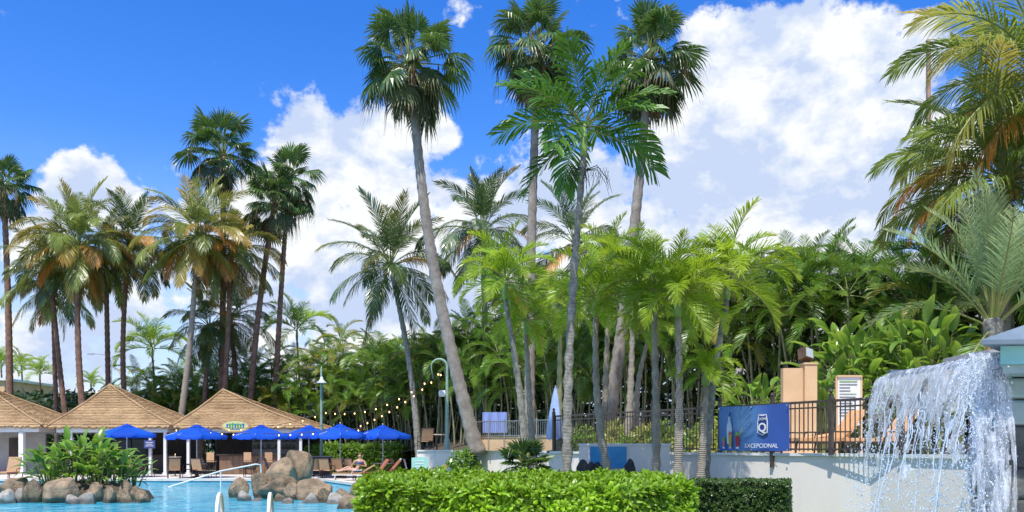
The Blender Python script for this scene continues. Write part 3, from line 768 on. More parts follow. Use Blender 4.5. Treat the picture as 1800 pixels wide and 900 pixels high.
    # small bright palms: (px base, Y, base z, px top, py top, scale, bend, label)
    T = [(928, 23, 0, 888, 492, 1.02, .12, 'bright feather palm with blue-green curved trunk and one orange frond, leftmost of the row', 1, 'trunk_dark'),
         (943, 24.5, 0, 925, 560, .85, -.02, 'bright feather palm with short brown trunk just right of the leftmost one', 1, 'trunk_pale'),
         (982, 27, TZ, 985, 535, .95, 0, 'bright feather palm with slim green trunk behind the folded umbrella', 0, 'cane'),
         (1088, 19, 0, 1047, 520, .92, -.18, 'bright feather palm with S-curved dark trunk before the blue wall panel', 0, 'trunk_pale'),
         (1101, 26, TZ, 1112, 490, 1.1, .05, 'bright feather palm with thin trunk behind the iron fence, right of the leaning trunk', 0, 'trunk_pale'),
         (1128, 27, TZ, 1138, 580, .8, -.25, 'yellowish small feather palm with crooked thin trunk behind the iron fence', 0, 'trunk_pale'),
         (1152, 18, 0, 1150, 508, .95, .03, 'bright feather palm with stout straight grey trunk at the end of the white block', 0, 'trunk_pale'),
         (1187, 17.2, 0, 1192, 520, .82, .05, 'bright feather palm with thin straight trunk right of the white block', 0, 'trunk_pale'),
         (1238, 18.4, 0, 1278, 485, .98, -.12, 'bright feather palm leaning right above the left end of the banner', 0, 'trunk_dark'),
         (1224, 17.4, 0, 1241, 655, .50, .02, 'low young feather palm with fan-like head left of the banner', 0, 'trunk_pale'),
         (1060, 28, TZ, 1072, 455, .9, 0, 'bright feather palm head rising above the row left of the leaning tall trunk', 0, 'trunk_pale')]
    for i, (bx, Y, z, tx, ty, s, bend, lab, gold, mt) in enumerate(T):
        feather_palm(f(bx, Y, z), W(tx, ty, Y), lab, 40 + i, s * .90, .11 if Y < 20 else .14, .06, bend, mt, gold=gold, counts=(1, 4, 6, 6, 4, 2))
    # dark broad-leaved palm in front
    r = feather_palm(f(996, 16), W(1026, 222, 16), 'dark green broad-leaved palm with slender ringed trunk rising behind the hedge', 60, .89, .11, .055, -.1, 'trunk_dark', (1, 3, 4, 4, 3, 1), .6, name='broadleaf_palm', key='king', group=None)
    q = random.Random(9); loc = W(1026, 300, 16) - f(996, 16)
    for i in range(9):
        a = i * .7; d = Vector((math.cos(a), math.sin(a) * .6, 0)); mb = MB(); p0 = loc.copy(); l = q.uniform(.35, .6)
        mb.tube([p0, p0 + d * l * .6 + ZUP * .06, p0 + d * l - ZUP * .18, p0 + d * l * 1.15 - ZUP * .42], [.011, .009, .006, .003], 4, False)
        for j in range(6):
            s = p0 + d * l * (.4 + .12 * j); mb.tube([s, s + Vector((q.uniform(-.1, .1), q.uniform(-.1, .1), -q.uniform(.15, .35)))], [.005, .003], 3, False)
        obj('flower_stalk', mb, r, mat=M['under'])
    # small far palms
    for px, Y, ty, s, lab in [(70, 85, 655, .62, 'small far palm rising above the low roofs left of the middle hut'), (2, 88, 640, .65, 'small far palm at the extreme left edge beyond the huts'), (38, 90, 642, .6, 'small far palm just right of the left fan palm trunk'),
                              (522, 66, 578, .9, 'small slender palm standing above the bank right of the close pair'), (268, 66, 610, .9, 'bright small palm above the right slope of the middle hut'), (160, 88, 672, .5, 'tiny far palm top above the roofs behind the middle hut')]:
        feather_palm(f(px, Y), W(px, ty, Y), lab, 70 + px, s * 2.0, .13, .08, .2, 'trunk_brown', (1, 3, 4, 4, 2, 0), .4, group='small far palms', name='far_palm')
palms()

def bank_palms():
    line = [(-46, 66), (-24, 62), (-12, 58), (-4.5, 48), (1.5, 41), (7.5, 33.5), (11, 28), (14, 24), (22, 18)]
    q = random.Random(21); k = 0
    zones = [(430, 'right behind the thatched bar'), (560, 'behind the bell lamp post'),
             (690, 'behind the string lights'), (790, 'behind the crook lamp post'), (1000, 'behind the terrace railing'),
             (1250, 'behind the bright feather palms'), (1440, 'above the tan pillar'), (5000, 'above the waterfall')]
    for i in range(len(line) - 1):
        a = Vector((*line[i], 0)); b = Vector((*line[i + 1], 0)); d = b - a; L_ = d.length; dn = d.normalized(); nr = Vector((-dn.y, dn.x, 0))
        n = max(1, int(L_ / 1.5))
        for j in range(n):
            for row in (0, 1):
                if row and (j % 2): continue
                c = a + d * ((j + .5 + q.uniform(-.3, .3)) / n) + nr * (.6 + row * 2.6 + q.uniform(-.3, .3))
                px = 900 + F * c.x / c.y
                if px < 238 or px > 1830: continue
                if 1525 < px < 1632 and row == 0: continue
                c.z = .2 if c.x < -4.6 else TZ + .2
                H = 9.4 if px > 700 else 10.2
                if px < 420: H = 8.6
                if px > 1200: H = 9.3
                if px > 1450: H = 8.6
                h = (H if row else H * .82) * q.uniform(.84, 1.07)
                for lim, lab in zones:
                    if px < lim: break
                lab2 = ('tall rear' if row else 'front row') + ' areca palm clump ' + lab
                areca_clump(c, h, lab2, 300 + k, q.uniform(.85, 1.1), 7 if not row else 5, group=lab2, yellow=.05 if px > 800 else .18, low=.72 if row else .62); k += 1
    # broad-leaved plants at the foot of the bank
    spots = [(1318, 26, 668, .8), (1338, 25.5, 655, .75), (1298, 26, 690, .7), (1322, 25, 705, .7), (1462, 24, 625, .85), (1500, 24, 590, .85), (1540, 23.6, 610, .8), (1580, 23, 590, .85), (1620, 22.6, 600, .8), (1655, 22, 575, .8), (1690, 21.5, 600, .75), (1565, 22.6, 645, .7), (1448, 23.6, 665, .7),
             (1620, 22, 560, .75), (1525, 23, 635, .75), (1480, 25, 570, .8), (1600, 22.4, 640, .7), (1640, 21.6, 630, .7), (1545, 24.5, 570, .75)]
    for i, (px, Y, py, s) in enumerate(spots):
        b = f_(px, Y, W(px, py + 60, Y).z)
        lab = 'glossy broad-leaved plant left of the tan pillar' if px < 1400 else ('glossy broad-leaved plant low on the slope by the notice board' if py > 605 else 'glossy broad-leaved plant high on the slope above the falling water')
        root = paddle_plant(b - ZUP * .35, 26, lab, 500 + i, s, .75, group=lab, zr=.8)
        mb = MB()
        for t in range(4): mb.tube([(q.uniform(-.2, .2), q.uniform(-.2, .2), TZ - b.z + .1), (q.uniform(-.3, .3), q.uniform(-.3, .3), .4)], [.035, .025], 6)
        obj('stalk', mb, root, mat=M['petiole'])
f_ = lambda px, Y, z=0.0: Vector((XY(px, Y).x, Y, z))
bank_palms()
# ------------------------------------------------------------------ thatched huts
def thatch_mat():
    m, nt, N, L = newmat('thatch')
    out = N.new('ShaderNodeOutputMaterial'); p = N.new('ShaderNodeBsdfPrincipled'); L.new(p.outputs[0], out.inputs[0])
    p.inputs['Roughness'].default_value = .85; p.inputs['Specular IOR Level'].default_value = .15
    tc = N.new('ShaderNodeTexCoord'); mp = N.new('ShaderNodeMapping'); mp.inputs['Scale'].default_value = (22, 22, 2.5); L.new(tc.outputs['Object'], mp.inputs[0])
    n = N.new('ShaderNodeTexNoise'); n.inputs['Scale'].default_value = 1; n.inputs['Detail'].default_value = 6; n.inputs['Roughness'].default_value = .7; L.new(mp.outputs[0], n.inputs['Vector'])
    n2 = N.new('ShaderNodeTexNoise'); n2.inputs['Scale'].default_value = .9; n2.inputs['Detail'].default_value = 4; L.new(tc.outputs['Object'], n2.inputs['Vector'])
    ad = N.new('ShaderNodeMath'); ad.operation = 'MULTIPLY_ADD'; L.new(n2.outputs['Fac'], ad.inputs[0]); ad.inputs[1].default_value = .5
    s = N.new('ShaderNodeMath'); s.operation = 'SUBTRACT'; L.new(n.outputs['Fac'], s.inputs[0]); s.inputs[1].default_value = .25; L.new(s.outputs[0], ad.inputs[2])
    cr = N.new('ShaderNodeValToRGB'); e = cr.color_ramp.elements; e[0].position = .25; e[0].color = (.17, .105, .055, 1); e[1].position = .75; e[1].color = (.58, .41, .235, 1)
    x = e.new(.5); x.color = (.39, .262, .14, 1)
    L.new(ad.outputs[0], cr.inputs[0])
    oi = N.new('ShaderNodeObjectInfo'); mr = N.new('ShaderNodeMapRange'); L.new(oi.outputs['Random'], mr.inputs[0]); mr.inputs[3].default_value = .9; mr.inputs[4].default_value = 1.1
    hv = N.new('ShaderNodeHueSaturation'); L.new(mr.outputs[0], hv.inputs['Value']); L.new(cr.outputs[0], hv.inputs['Color']); L.new(hv.outputs[0], p.inputs['Base Color'])
    b = N.new('ShaderNodeBump'); b.inputs['Strength'].default_value = .9; b.inputs['Distance'].default_value = .04; L.new(n.outputs['Fac'], b.inputs['Height']); L.new(b.outputs[0], p.inputs['Normal'])
    return m
M['thatch'] = thatch_mat()
M['dark_wood'] = surf('dark_wood', (.045, .03, .022), (.08, .055, .04), 5, .6, .2, 20, stretch=(1, 1, .2))
M['bar_wood'] = surf('bar_wood', (.17, .10, .06), (.24, .15, .09), 5, .6, .2, 20, stretch=(4, 4, .3))
M['grey_wall'] = surf('grey_wall', (.34, .32, .30), (.42, .40, .37), 2, .8)

def thatch_hut(label, x0, x1, y0, y1, ze, ax, ay, za, seed, courses=25):
    q = random.Random(seed)
    h = thing('thatched_hut', label, 'hut', ((x0 + x1) / 2, y0, 0)); O = Vector(((x0 + x1) / 2, y0, 0))
    roof = obj('roof', (lambda mb: (mb.add([(x0 - O.x + .2, .2, ze), (x1 - O.x - .2, .2, ze), (x1 - O.x - .2, y1 - y0 - .2, ze), (x0 - O.x + .2, y1 - y0 - .2, ze), (ax - O.x, ay - O.y, za - .2)], [(0, 1, 4), (1, 2, 4), (2, 3, 4), (3, 0, 4)]), mb)[1])(MB()), h, mat=M['dark_wood'])
    cs = [Vector((x0, y0, ze)) - O, Vector((x1, y0, ze)) - O, Vector((x1, y1, ze)) - O, Vector((x0, y1, ze)) - O]; A = Vector((ax, ay, za)) - O
    for c in range(courses):
        f0 = c / courses; f1 = min(.995, (c + 1.25) / courses); mb = MB()
        for s in range(4):
            a, b = cs[s], cs[(s + 1) % 4]; e = (b - a).normalized(); nrm = Vector((e.y, -e.x, 0))
            n = max(3, int((b - a).length * (1 - f0) / .11))
            vs = []; fs = []
            for i in range(n + 1):
                u = i / n
                lo = (a.lerp(b, u)).lerp(A, f0); hi = (a.lerp(b, u)).lerp(A, f1)
                j = q.uniform(-1, 1)
                lift = .045 + .008 * q.random()
                sag = -.10 * math.sin(math.pi * f0) 
                lo2 = lo + nrm * (.03 + .012 * j) + ZUP * (lift - .014 * j * (4 if c == 0 else 1) + sag - (.06 if c == 0 else 0))
                hi2 = hi + ZUP * (.012 + sag)
                vs += [lo2, hi2, lo2 - ZUP * (.10 if c == 0 else .04) - nrm * .06]
            for i in range(n):
                k = i * 3; fs += [(k, k + 3, k + 4, k + 1), (k + 2, k + 5, k + 3, k)]
            mb.add(vs, fs)
        obj('thatch_course', mb, roof, mat=M['thatch'])
    for s in range(4):
        mb = MB(); P = [cs[s].lerp(A, i / 10) + ZUP * (.09 - .10 * math.sin(math.pi * i / 10) + q.uniform(-.015, .015)) for i in range(11)]
        mb.tube(P, [.055 * q.uniform(.8, 1.2) for _ in P], 6); obj('ridge_roll', mb, roof, mat=M['thatch'])
    mb = MB(); mb.lathe([(.22, -.22), (.17, -.03), (.06, .08), (.01, .1)], 10, tuple(A)); obj('peak_cap', mb, roof, mat=M['thatch'])
    # white beam under the eave
    zb = ze - .19
    for (p, d) in ((((x0 + x1) / 2 - O.x, .32, zb), (x1 - x0 - .7, .14, .26)), (((x0 + x1) / 2 - O.x, y1 - y0 - .32, zb), (x1 - x0 - .7, .14, .26)), ((x0 - O.x + .42, (y1 - y0) / 2, zb), (.14, y1 - y0 - .8, .25)), ((x1 - O.x - .42, (y1 - y0) / 2, zb), (.14, y1 - y0 - .8, .25))):
        mb = MB(); mb.box(p, d); obj('beam', mb, h, mat=M['white'])
    return h, O
def hut_post(h, x, y, z1, mat='white', w=.15):
    mb = MB(); mb.box((x, y, z1 / 2), (w, w, z1)); mb.box((x, y, .06), (w + .08, w + .08, .12)); obj('post', mb, h, mat=M[mat])

def huts():
    Yf = 48.0; ze = 2.72
    x0, x1 = XY(84, Yf).x, XY(302, Yf).x
    h, O = thatch_hut('middle thatched hut with pointed straw roof and dark open front', x0, x1, Yf, Yf + 7.2, ze, XY(193, 51.6).x, 51.6, W(0, 678, 51.6).z, 1)
    for px in (124, 264, 290): hut_post(h, XY(px, Yf + .32).x - O.x, .36, ze - .32)
    for px in (100, 288): hut_post(h, XY(px, Yf + 6.8).x - O.x, 6.8, ze - .32)
    mb = MB(); mb.box((0, 5.6, 1.2), (x1 - x0 - 1.2, .12, 2.4)); obj('back_wall', mb, h, mat=M['dark_wood'])
    for px, wd in ((205, 1.5), (160, 1.3), (240, 1.1)):
        mb = MB(); mb.box((XY(px, 53).x - O.x, 5.5, 1.5), (wd, .08, 1.1)); w = obj('window', mb, h, mat=M['pane'])
        mb = MB(); mb.box((XY(px, 53).x - O.x, 5.44, .92), (wd + .1, .1, .06)); obj('sill', mb, w, mat=M['grey_wall'])
    mb = MB(); mb.box((.3, 3.2, .55), (4.4, .7, 1.1)); obj('counter', mb, h, mat=M['dark_wood'])
    # left hut, cut by the frame
    x1 = XY(78, Yf).x; x0 = x1 - 7.6
    h, O = thatch_hut('left thatched hut cut by the picture edge, with grey wall and white post', x0, x1, Yf - .2, Yf + 7, ze + .02, XY(-22, 51.4).x, 51.4, W(0, 682, 51.4).z, 2)
    for px in (37, -20): hut_post(h, XY(px, Yf).x - O.x, .3, ze - .32, w=.26)
    mb = MB(); mb.box((1.0, 2.2, 1.2), (3.6, .12, 2.4)); obj('wall', mb, h, mat=M['grey_wall'])
    mb = MB(); mb.box((1.15, 2.1, 1.05), (.9, .06, 2.1)); d = obj('door', mb, h, mat=M['dark_wood']); mb = MB(); mb.box((1.5, 2.04, 1.05), (.05, .06, .16)); obj('handle', mb, d, mat=M['steel'])
    # bar on the right
    x0, x1 = XY(300, Yf).x, XY(541, Yf).x
    h, O = thatch_hut('right thatched hut roofing the pool bar, with oval sign on its eave', x0, x1, Yf + .1, Yf + 7.4, ze - .02, XY(392, 52).x, 52, W(0, 687, 52).z, 3)
    for px in (330, 490, 528): hut_post(h, XY(px, Yf + .4).x - O.x, .4, ze - .34)
    mb = MB(); mb.box((0, 5.9, 1.2), (x1 - x0 - 1.0, .12, 2.4)); obj('back_wall', mb, h, mat=M['dark_wood'])
    bx0, bx1 = XY(372, 47.6).x - O.x, XY(484, 47.6).x - O.x
    mb = MB(); mb.box(((bx0 + bx1) / 2, 1.0, .55), (bx1 - bx0, .5, 1.1)); c = obj('bar_counter', mb, h, mat=M['bar_wood'])
    for i in range(9):
        mb = MB(); mb.box((bx0 + (i + .5) * (bx1 - bx0) / 9, .735, .55), ((bx1 - bx0) / 9 - .02, .03, 1.04)); obj('front_panel', mb, c, mat=M['bar_wood'])
    mb = MB(); mb.box(((bx0 + bx1) / 2, .95, 1.135), (bx1 - bx0 + .2, .74, .07)); obj('bar_top', mb, c, mat=M['dark_wood'])
    mb = MB(); mb.box(((bx0 + bx1) / 2 + .5, 4.2, 1.35), (2.8, .3, 1.9)); s = obj('back_shelf', mb, h, mat=M['grey_wall'])
    q = random.Random(4)
    for k in range(2):
        mb = MB(); mb.box(((bx0 + bx1) / 2 + .5, 3.95, 1.5 + k * .42), (2.7, .26, .04)); obj('shelf_board', mb, s, mat=M['dark_wood'])
        for i in range(12):
            hgt = q.uniform(.2, .32); mb = MB(); mb.lathe([(.04, 0), (.042, hgt * .6), (.016, hgt * .75), (.015, hgt)], 8, ((bx0 + bx1) / 2 - .75 + i * .22, 3.95, 1.522 + k * .42)); obj('bottle', mb, s, mat=M[q.choice(['glassgreen', 'glassbrown', 'glassclear'])])
    # oval sign
    sx = XY(415, Yf).x
    sg = thing('oval_sign', 'oval wooden sign with green and blue lettering on the bar eave', 'sign', (sx, Yf - .1, W(0, 749, Yf - .1).z))
    mb = MB(); pr = [(math.cos(i / 28 * 2 * math.pi) * .84, math.sin(i / 28 * 2 * math.pi) * .35) for i in range(28)]
    mb.add([(x, .04, z) for x, z in pr] + [(x, -.04, z) for x, z in pr], [tuple(range(28)), tuple(range(55, 27, -1))] + [(i, i + 28, (i + 1) % 28 + 28, (i + 1) % 28) for i in range(28)])
    obj('board', mb, sg, mat=M['sign_wood'])
    mb = MB(); mb.add([(x * .86, -.045, z * .8) for x, z in pr], [tuple(range(27, -1, -1))]); obj('panel', mb, sg, mat=M['sign_yellow'])
    for i in range(7):
        x = -.45 + i * .15; mb = MB(); hh = .11 + .05 * ((i * 37) % 5) / 4
        mb.box((x, -.052, .02), (.085, .012, hh * 1.9)); mb.box((x + .03, -.0515, .02 + hh * .5), (.12, .011, .05)); obj('letter', mb, sg, mat=M['sign_green' if i % 3 else 'sign_blue'])
    mb = MB(); mb.box((0, -.053, -.17), (.75, .012, .035)); obj('underline', mb, sg, mat=M['sign_blue'])
    # small blue sign on post
    p = thing('post_sign', 'small blue notice sign fixed on the middle hut white post', 'sign', (XY(263, Yf + .1).x, Yf + .1, W(0, 781, Yf).z))
    mb = MB(); mb.box((0, 0, 0), (.62, .05, .46)); obj('board', mb, p, mat=M['sign_navy'])
    for i, wd in enumerate((.42, .34, .46)):
        mb = MB(); mb.box((0, -.03, .11 - .1 * i), (wd, .006, .03)); obj('text_line', mb, p, mat=M['white'])
M['glassgreen'] = surf('green_glass', (.02, .14, .05), None, 3, .1, spec=.8); M['glassbrown'] = surf('brown_glass', (.16, .06, .015), None, 3, .1, spec=.8); M['glassclear'] = surf('clear_glass', (.5, .55, .55), None, 3, .1, spec=.8)
M['sign_wood'] = surf('sign_wood', (.42, .26, .12), (.5, .33, .16), 6, .6); M['sign_yellow'] = surf('sign_yellow', (.62, .58, .22), (.55, .6, .3), 4, .6)
M['sign_green'] = surf('sign_green', (.05, .36, .10), None, 4, .5); M['sign_blue'] = surf('sign_blue', (.05, .16, .5), None, 4, .5); M['sign_navy'] = surf('sign_navy', (.05, .07, .22), None, 4, .5)
huts()

# ------------------------------------------------------------------ umbrellas, tables, chairs
M['umb'] = leaf('blue_canvas', (.008, .065, .46), (.010, .085, .54), trans=.3, rough=.7, spec=.2, val=.16)
M['sling'] = surf('tan_sling', (.42, .25, .13), (.5, .31, .17), 8, .7, rnd_amt=.15); M['frame'] = surf('bronze_frame', (.05, .035, .025), (.08, .055, .04), 8, .4, metal=.4)
M['cushion'] = surf('orange_tan_cushion', (.60, .31, .13), (.68, .38, .18), 6, .8); M['maroon'] = surf('red_brown_sling', (.33, .11, .06), (.4, .15, .08), 6, .7)
M['tabletop'] = surf('table_top', (.5, .4, .3), (.58, .47, .36), 6, .4)
def umbrella_proto():
    d = {}
    n = 8; Rr = 1.47
    mb = MB(); a0, a1 = -math.pi / 8, math.pi / 8
    def pt(r, a, z): return (r * math.cos(a), r * math.sin(a), z)
    rows = []; K = 5; S = 6
    vs = []
    for i in range(K + 1):
        t = i / K; r = .10 + (Rr - .10) * t
        for j in range(S + 1):
            s = j / S; a = a0 + (a1 - a0) * s
            rr = r * math.cos(math.pi / 8) / math.cos(a)       # straight outer edge
            z = .47 * (1 - t) ** 1.08 - .06 * math.sin(math.pi * s) * t
            vs.append(pt(rr, a, z))
    for j in range(S + 1):                                      # valance, scalloped
        s = j / S; a = a0 + (a1 - a0) * s; rr = Rr * math.cos(math.pi / 8) / math.cos(a)
        vs.append(pt(rr * 1.005, a, -.06 * math.sin(math.pi * s) - .13 - .05 * abs(math.sin(2 * math.pi * s))))
    fs = []
    for i in range(K + 1):
        for j in range(S): k = i * (S + 1) + j; fs.append((k, k + 1, k + S + 2, k + S + 1))
    mb.add(vs, fs); d['panel'] = mb.mesh('canopy_panel', [M['umb']], True)
    mb = MB(); mb.lathe([(.36, .385), (.2, .47), (.05, .53), (.0, .54)], 8); d['vent'] = mb.mesh('vent', [M['umb']])
    mb = MB(); mb.tube([(0, 0, -2.25), (0, 0, .52)], .027, 8); d['pole'] = mb.mesh('pole', [M['pole_wood']])
    mb = MB(); mb.lathe([(.0, .53), (.03, .56), (.025, .6), (.0, .62)], 8); d['finial'] = mb.mesh('finial', [M['white']])
    mb = MB(); mb.lathe([(.32, -2.26), (.3, -2.18), (.08, -2.14), (.05, -1.95)], 14); d['base'] = mb.mesh('base', [M['frame']])
    mb = MB(); mb.tube([(.06, 0, .40), (Rr * .98, 0, -.02)], .012, 4); d['rib'] = mb.mesh('rib', [M['pole_wood']])
    return d
M['pole_wood'] = surf('pole_paint', (.55, .5, .45), (.62, .58, .52), 4, .5)
UP = umbrella_proto()
def umbrella(px, py_edge, Y, label, rz, s=1.0):
    z = W(0, py_edge, Y).z; r = thing('patio_umbrella', label, 'umbrella', (XY(px, Y).x, Y, 0), rz, 'blue umbrellas on the pool deck')
    for k in range(8):
        obj('canopy_panel', UP['panel'], r, (0, 0, z + .012 * math.sin(k * 2.1 + px)), (.02 * math.sin(px), .02 * math.cos(px + k), k * math.pi / 4), s); obj('rib', UP['rib'], r, (0, 0, z), (0, 0, k * math.pi / 4 + math.pi / 8), s)
    for nm in ('vent', 'finial'): obj(nm, UP[nm], r, (0, 0, z), None, s)
    sc = z / 2.26; obj('pole', UP['pole'], r, (0, 0, z), None, (s, s, sc)); obj('base', UP['base'], r, (0, 0, z), None, (s, s, sc))
for a in [(223, 763, 44.5, 'leftmost blue umbrella, over chairs before the middle hut', .3, 1.0), (346, 765, 43.5, 'blue umbrella in front of the gap between middle hut and bar', .1, 1.02), (459, 765, 44, 'blue umbrella right under the oval sign side of the bar', .45, 1.0),
          (543, 765, 45.5, 'blue umbrella partly hidden beneath the bell lamp post', .2, 1.0), (598, 764, 43.8, 'blue umbrella above the sunbather and big boulders', .6, 1.03), (673, 765, 44.6, 'rightmost blue umbrella, before the shrub hedge', .35, 1.0)]: umbrella(*a)

def chair_proto():
    d = {}
    mb = MB(); mb.add([(-.26, -.26, .44), (.26, -.26, .44), (.26, .0, .415), (-.26, .0, .415), (.26, .24, .42), (-.26, .24, .42)], [(0, 1, 2, 3), (3, 2, 4, 5)])
    mb.add([(x, y, z - .02) for x, y, z in [(-.26, -.26, .44), (.26, -.26, .44), (.26, .24, .42), (-.26, .24, .42)]], [(3, 2, 1, 0)]); d['seat'] = mb.mesh('seat', [M['sling']])
    mb = MB(); mb.add([(-.26, .24, .46), (.26, .24, .46), (.26, .31, .72), (-.26, .31, .72), (.25, .40, .98), (-.25, .40, .98)], [(0, 1, 2, 3), (3, 2, 4, 5)])
    mb.add([(-.26, .262, .46), (.26, .262, .46), (.25, .422, .98), (-.25, .422, .98)], [(0, 3, 2, 1)]); d['backrest'] = mb.mesh('backrest', [M['sling']])
    for s, nm in ((-1, 'l'), (1, 'r')):
        mb = MB(); x = .285 * s
        mb.tube([(x, -.3, 0), (x, -.28, .62), (x, -.24, .66), (x, .26, .66)], .018, 5); mb.tube([(x, .34, 0), (x, .23, .42), (x, .42, 1.0)], .018, 5); mb.tube([(x, -.28, .43), (x, .24, .42)], .016, 5)
        d['frame' + nm] = mb.mesh('side_frame', [M['frame']])
    mb = MB(); mb.tube([(-.28, .42, 1.0), (.28, .42, 1.0)], .016, 5); d['rail'] = mb.mesh('top_rail', [M['frame']])
    mb = MB(); mb.tube([(-.28, -.27, .42), (.28, -.27, .42)], .014, 5); d['rail2'] = mb.mesh('front_rail', [M['frame']])
    return d
CP = chair_proto()
def chair(px, Y, rz, label, z=0.0, s=1.0, group='tan dining chairs on the pool deck'):
    r = thing('dining_chair', label, 'chair', (XY(px, Y).x, Y, z), rz, group)
    for k, nm in (('seat', 'seat'), ('backrest', 'backrest'), ('framel', 'side_frame'), ('framer', 'side_frame'), ('rail', 'top_rail'), ('rail2', 'front_rail')): obj(nm, CP[k], r, None, None, s)
def table(px, Y, label, z=0.0, h=.73, rad=.5, group='round tables on the pool deck'):
    r = thing('round_table', label, 'table', (XY(px, Y).x, Y, z), 0, group)
    mb = MB(); mb.lathe([(rad, h - .03), (rad, h), (rad * .96, h + .005)], 20); obj('table_top', mb, r, mat=M['tabletop'])
    mb = MB(); mb.lathe([(.035, .04), (.03, h - .03)], 8); obj('pedestal', mb, r, mat=M['frame'])
    mb = MB(); mb.lathe([(.28, 0), (.26, .03), (.04, .06)], 14); obj('foot', mb, r, mat=M['frame'])
# rz: the back is at +Y of the chair, so rz = pi turns the back to the camera
furniture = [('t', 223, 44.5, 'round table under the leftmost blue umbrella'), ('c', 238, 43.6, 2.6, 'tan chair, back to the pool, just right of the leftmost umbrella pole'), ('c', 258, 44.6, 1.7, 'tan chair side-on beside the post with the blue sign'), ('c', 205, 44.9, -1.3, 'tan chair behind the island plants, left of the leftmost umbrella pole'),
    ('t', 346, 43.5, 'round table under the umbrella between middle hut and bar'), ('c', 306, 42.6, -2.7, 'dark-framed tan chair at the left foot of the bar front'), ('c', 352, 42.5, 2.9, 'tan chair, back to the pool, below the umbrella left of the bar'), ('c', 332, 43.9, -1.2, 'tan chair left of the pole before the bar'), ('c', 366, 44.0, 1.5, 'tan chair right of the pole before the bar counter'),
    ('t', 308, 45.8, 'high narrow table with a candle before the hut gap'),
    ('t', 459, 44, 'round table under the umbrella beside the oval sign'), ('c', 480, 43.6, 1.7, 'tan chair half hidden by the tall boulder'), ('c', 440, 44.6, -1.4, 'tan chair left of the tall boulder by the bar counter'),
    ('t', 566, 43, 'round table right of the tall boulder'), ('c', 557, 42.2, -2.6, 'tan chair nearest to the tall boulder right side'), ('c', 575, 42.0, 2.9, 'tan chair with pale back, right of the tall boulder'),
    ('t', 604, 43.8, 'round table behind the sunbather'), ('c', 596, 42.7, 3.0, 'tan chair, back to the pool, behind the sunbather legs'), ('c', 622, 43.2, 2.5, 'tan chair directly behind the sunbather'), ('c', 588, 44.4, -.9, 'tan chair at the far side of the table behind the sunbather'),
    ('t', 673, 44.6, 'round table under the rightmost umbrella'), ('c', 700, 45.4, 1.3, 'grey-backed chair under the right edge of the rightmost umbrella')]
for it in furniture:
    if it[0] == 't': table(it[1], it[2], it[3], h=1.05 if 'high' in it[3] else .73, rad=.32 if 'high' in it[3] else .5)
    else: chair(*it[1:])
def bar_stool(px, Y, label):
    r = thing('bar_stool', label, 'stool', (XY(px, Y).x, Y, 0), math.pi, 'stools along the bar counter')
    mb = MB(); mb.box((0, 0, .76), (.42, .42, .06)); obj('seat', mb, r, mat=M['sling']); mb = MB(); mb.box((0, .2, 1.05), (.42, .03, .46)); obj('backrest', mb, r, mat=M['sling'])
    for sx in (-1, 1):
        for sy in (-1, 1): mb = MB(); mb.tube([(.22 * sx, .22 * sy, 0), (.18 * sx, .18 * sy, .74)], .018, 5); obj('leg', mb, r, mat=M['frame'])
    mb = MB(); mb.tube([(-.2, -.2, .3), (.2, -.2, .3), (.2, .2, .3), (-.2, .2, .3), (-.2, -.2, .3)], .012, 4); obj('footrest', mb, r, mat=M['frame'])
for px, lab in ((372, 'left bar stool at the corner of the bar counter'), (437, 'middle bar stool at the bar counter'), (474, 'right bar stool at the bar counter near the tall boulder')): bar_stool(px, 48.0, lab)

def lounger(px, Y, rz, label, mat='cushion', z=0.0, tilt=50, fmat='frame'):
    r = thing('sun_lounger', label, 'sun lounger', (XY(px, Y).x, Y, z), rz, 'sun loungers')
    mb = MB(); mb.box((-.35, 0, .33), (1.25, .6, .07)); obj('seat_cushion', mb, r, mat=M[mat])
    ct, st = math.cos(R(tilt)), math.sin(R(tilt)); L_ = .8
    mb = MB(); vs = []
    for y in (-.3, .3):
        for (a, b) in ((0, 0), (L_, 0), (L_, .07), (0, .07)): vs.append((.3 + a * ct - b * st, y, .31 + a * st + b * ct))
    mb.add(vs, [(0, 1, 2, 3), (7, 6, 5, 4), (0, 4, 5, 1), (1, 5, 6, 2), (2, 6, 7, 3), (3, 7, 4, 0)]); obj('backrest', mb, r, mat=M[mat])
    for s in (-1, 1):
        mb = MB(); mb.tube([(-1.0, .31 * s, .27), (.75, .31 * s, .27)], .022, 5); obj('side_rail', mb, r, mat=M[fmat])
        for x in (-.85, .6): mb = MB(); mb.tube([(x, .31 * s, .27), (x - .04, .31 * s, 0)], .022, 5); obj('leg', mb, r, mat=M[fmat])
        mb = MB(); mb.tube([(-.1, .33 * s, .28), (-.05, .33 * s, .5), (.4, .33 * s, .5)], .018, 5); obj('armrest', mb, r, mat=M[fmat])
    return r
M['maroon_f'] = surf('maroon_frame', (.25, .04, .03), None, 5, .4)
lounger(18, 42.3, R(95), 'tan lounger with upright back and red frame at the left edge', 'sling', 0, 70, 'maroon_f')
lounger(622, 40.2, R(8), 'tan lounger under the sunbather near the boulders', 'sling', 0, 30, 'white')
lounger(655, 41, R(20), 'red-brown lounger with raised back beside the sunbather', 'maroon', 0, 55)
lounger(675, 41.5, R(15), 'red-brown lounger with a blue and white towel on its back', 'maroon', 0, 50)
lounger(762, 33.5, R(15), 'red-brown lounger in front of the low white wall beside the teal board', 'maroon', .25, 45)
lounger(1452, 18.6, R(10), 'orange-cushioned lounger behind the iron fence under the notice board', 'cushion', TZ + .02, 52)
lounger(1405, 19.3, R(12), 'orange-cushioned lounger behind the iron fence right of the banner', 'cushion', TZ + .02, 10)
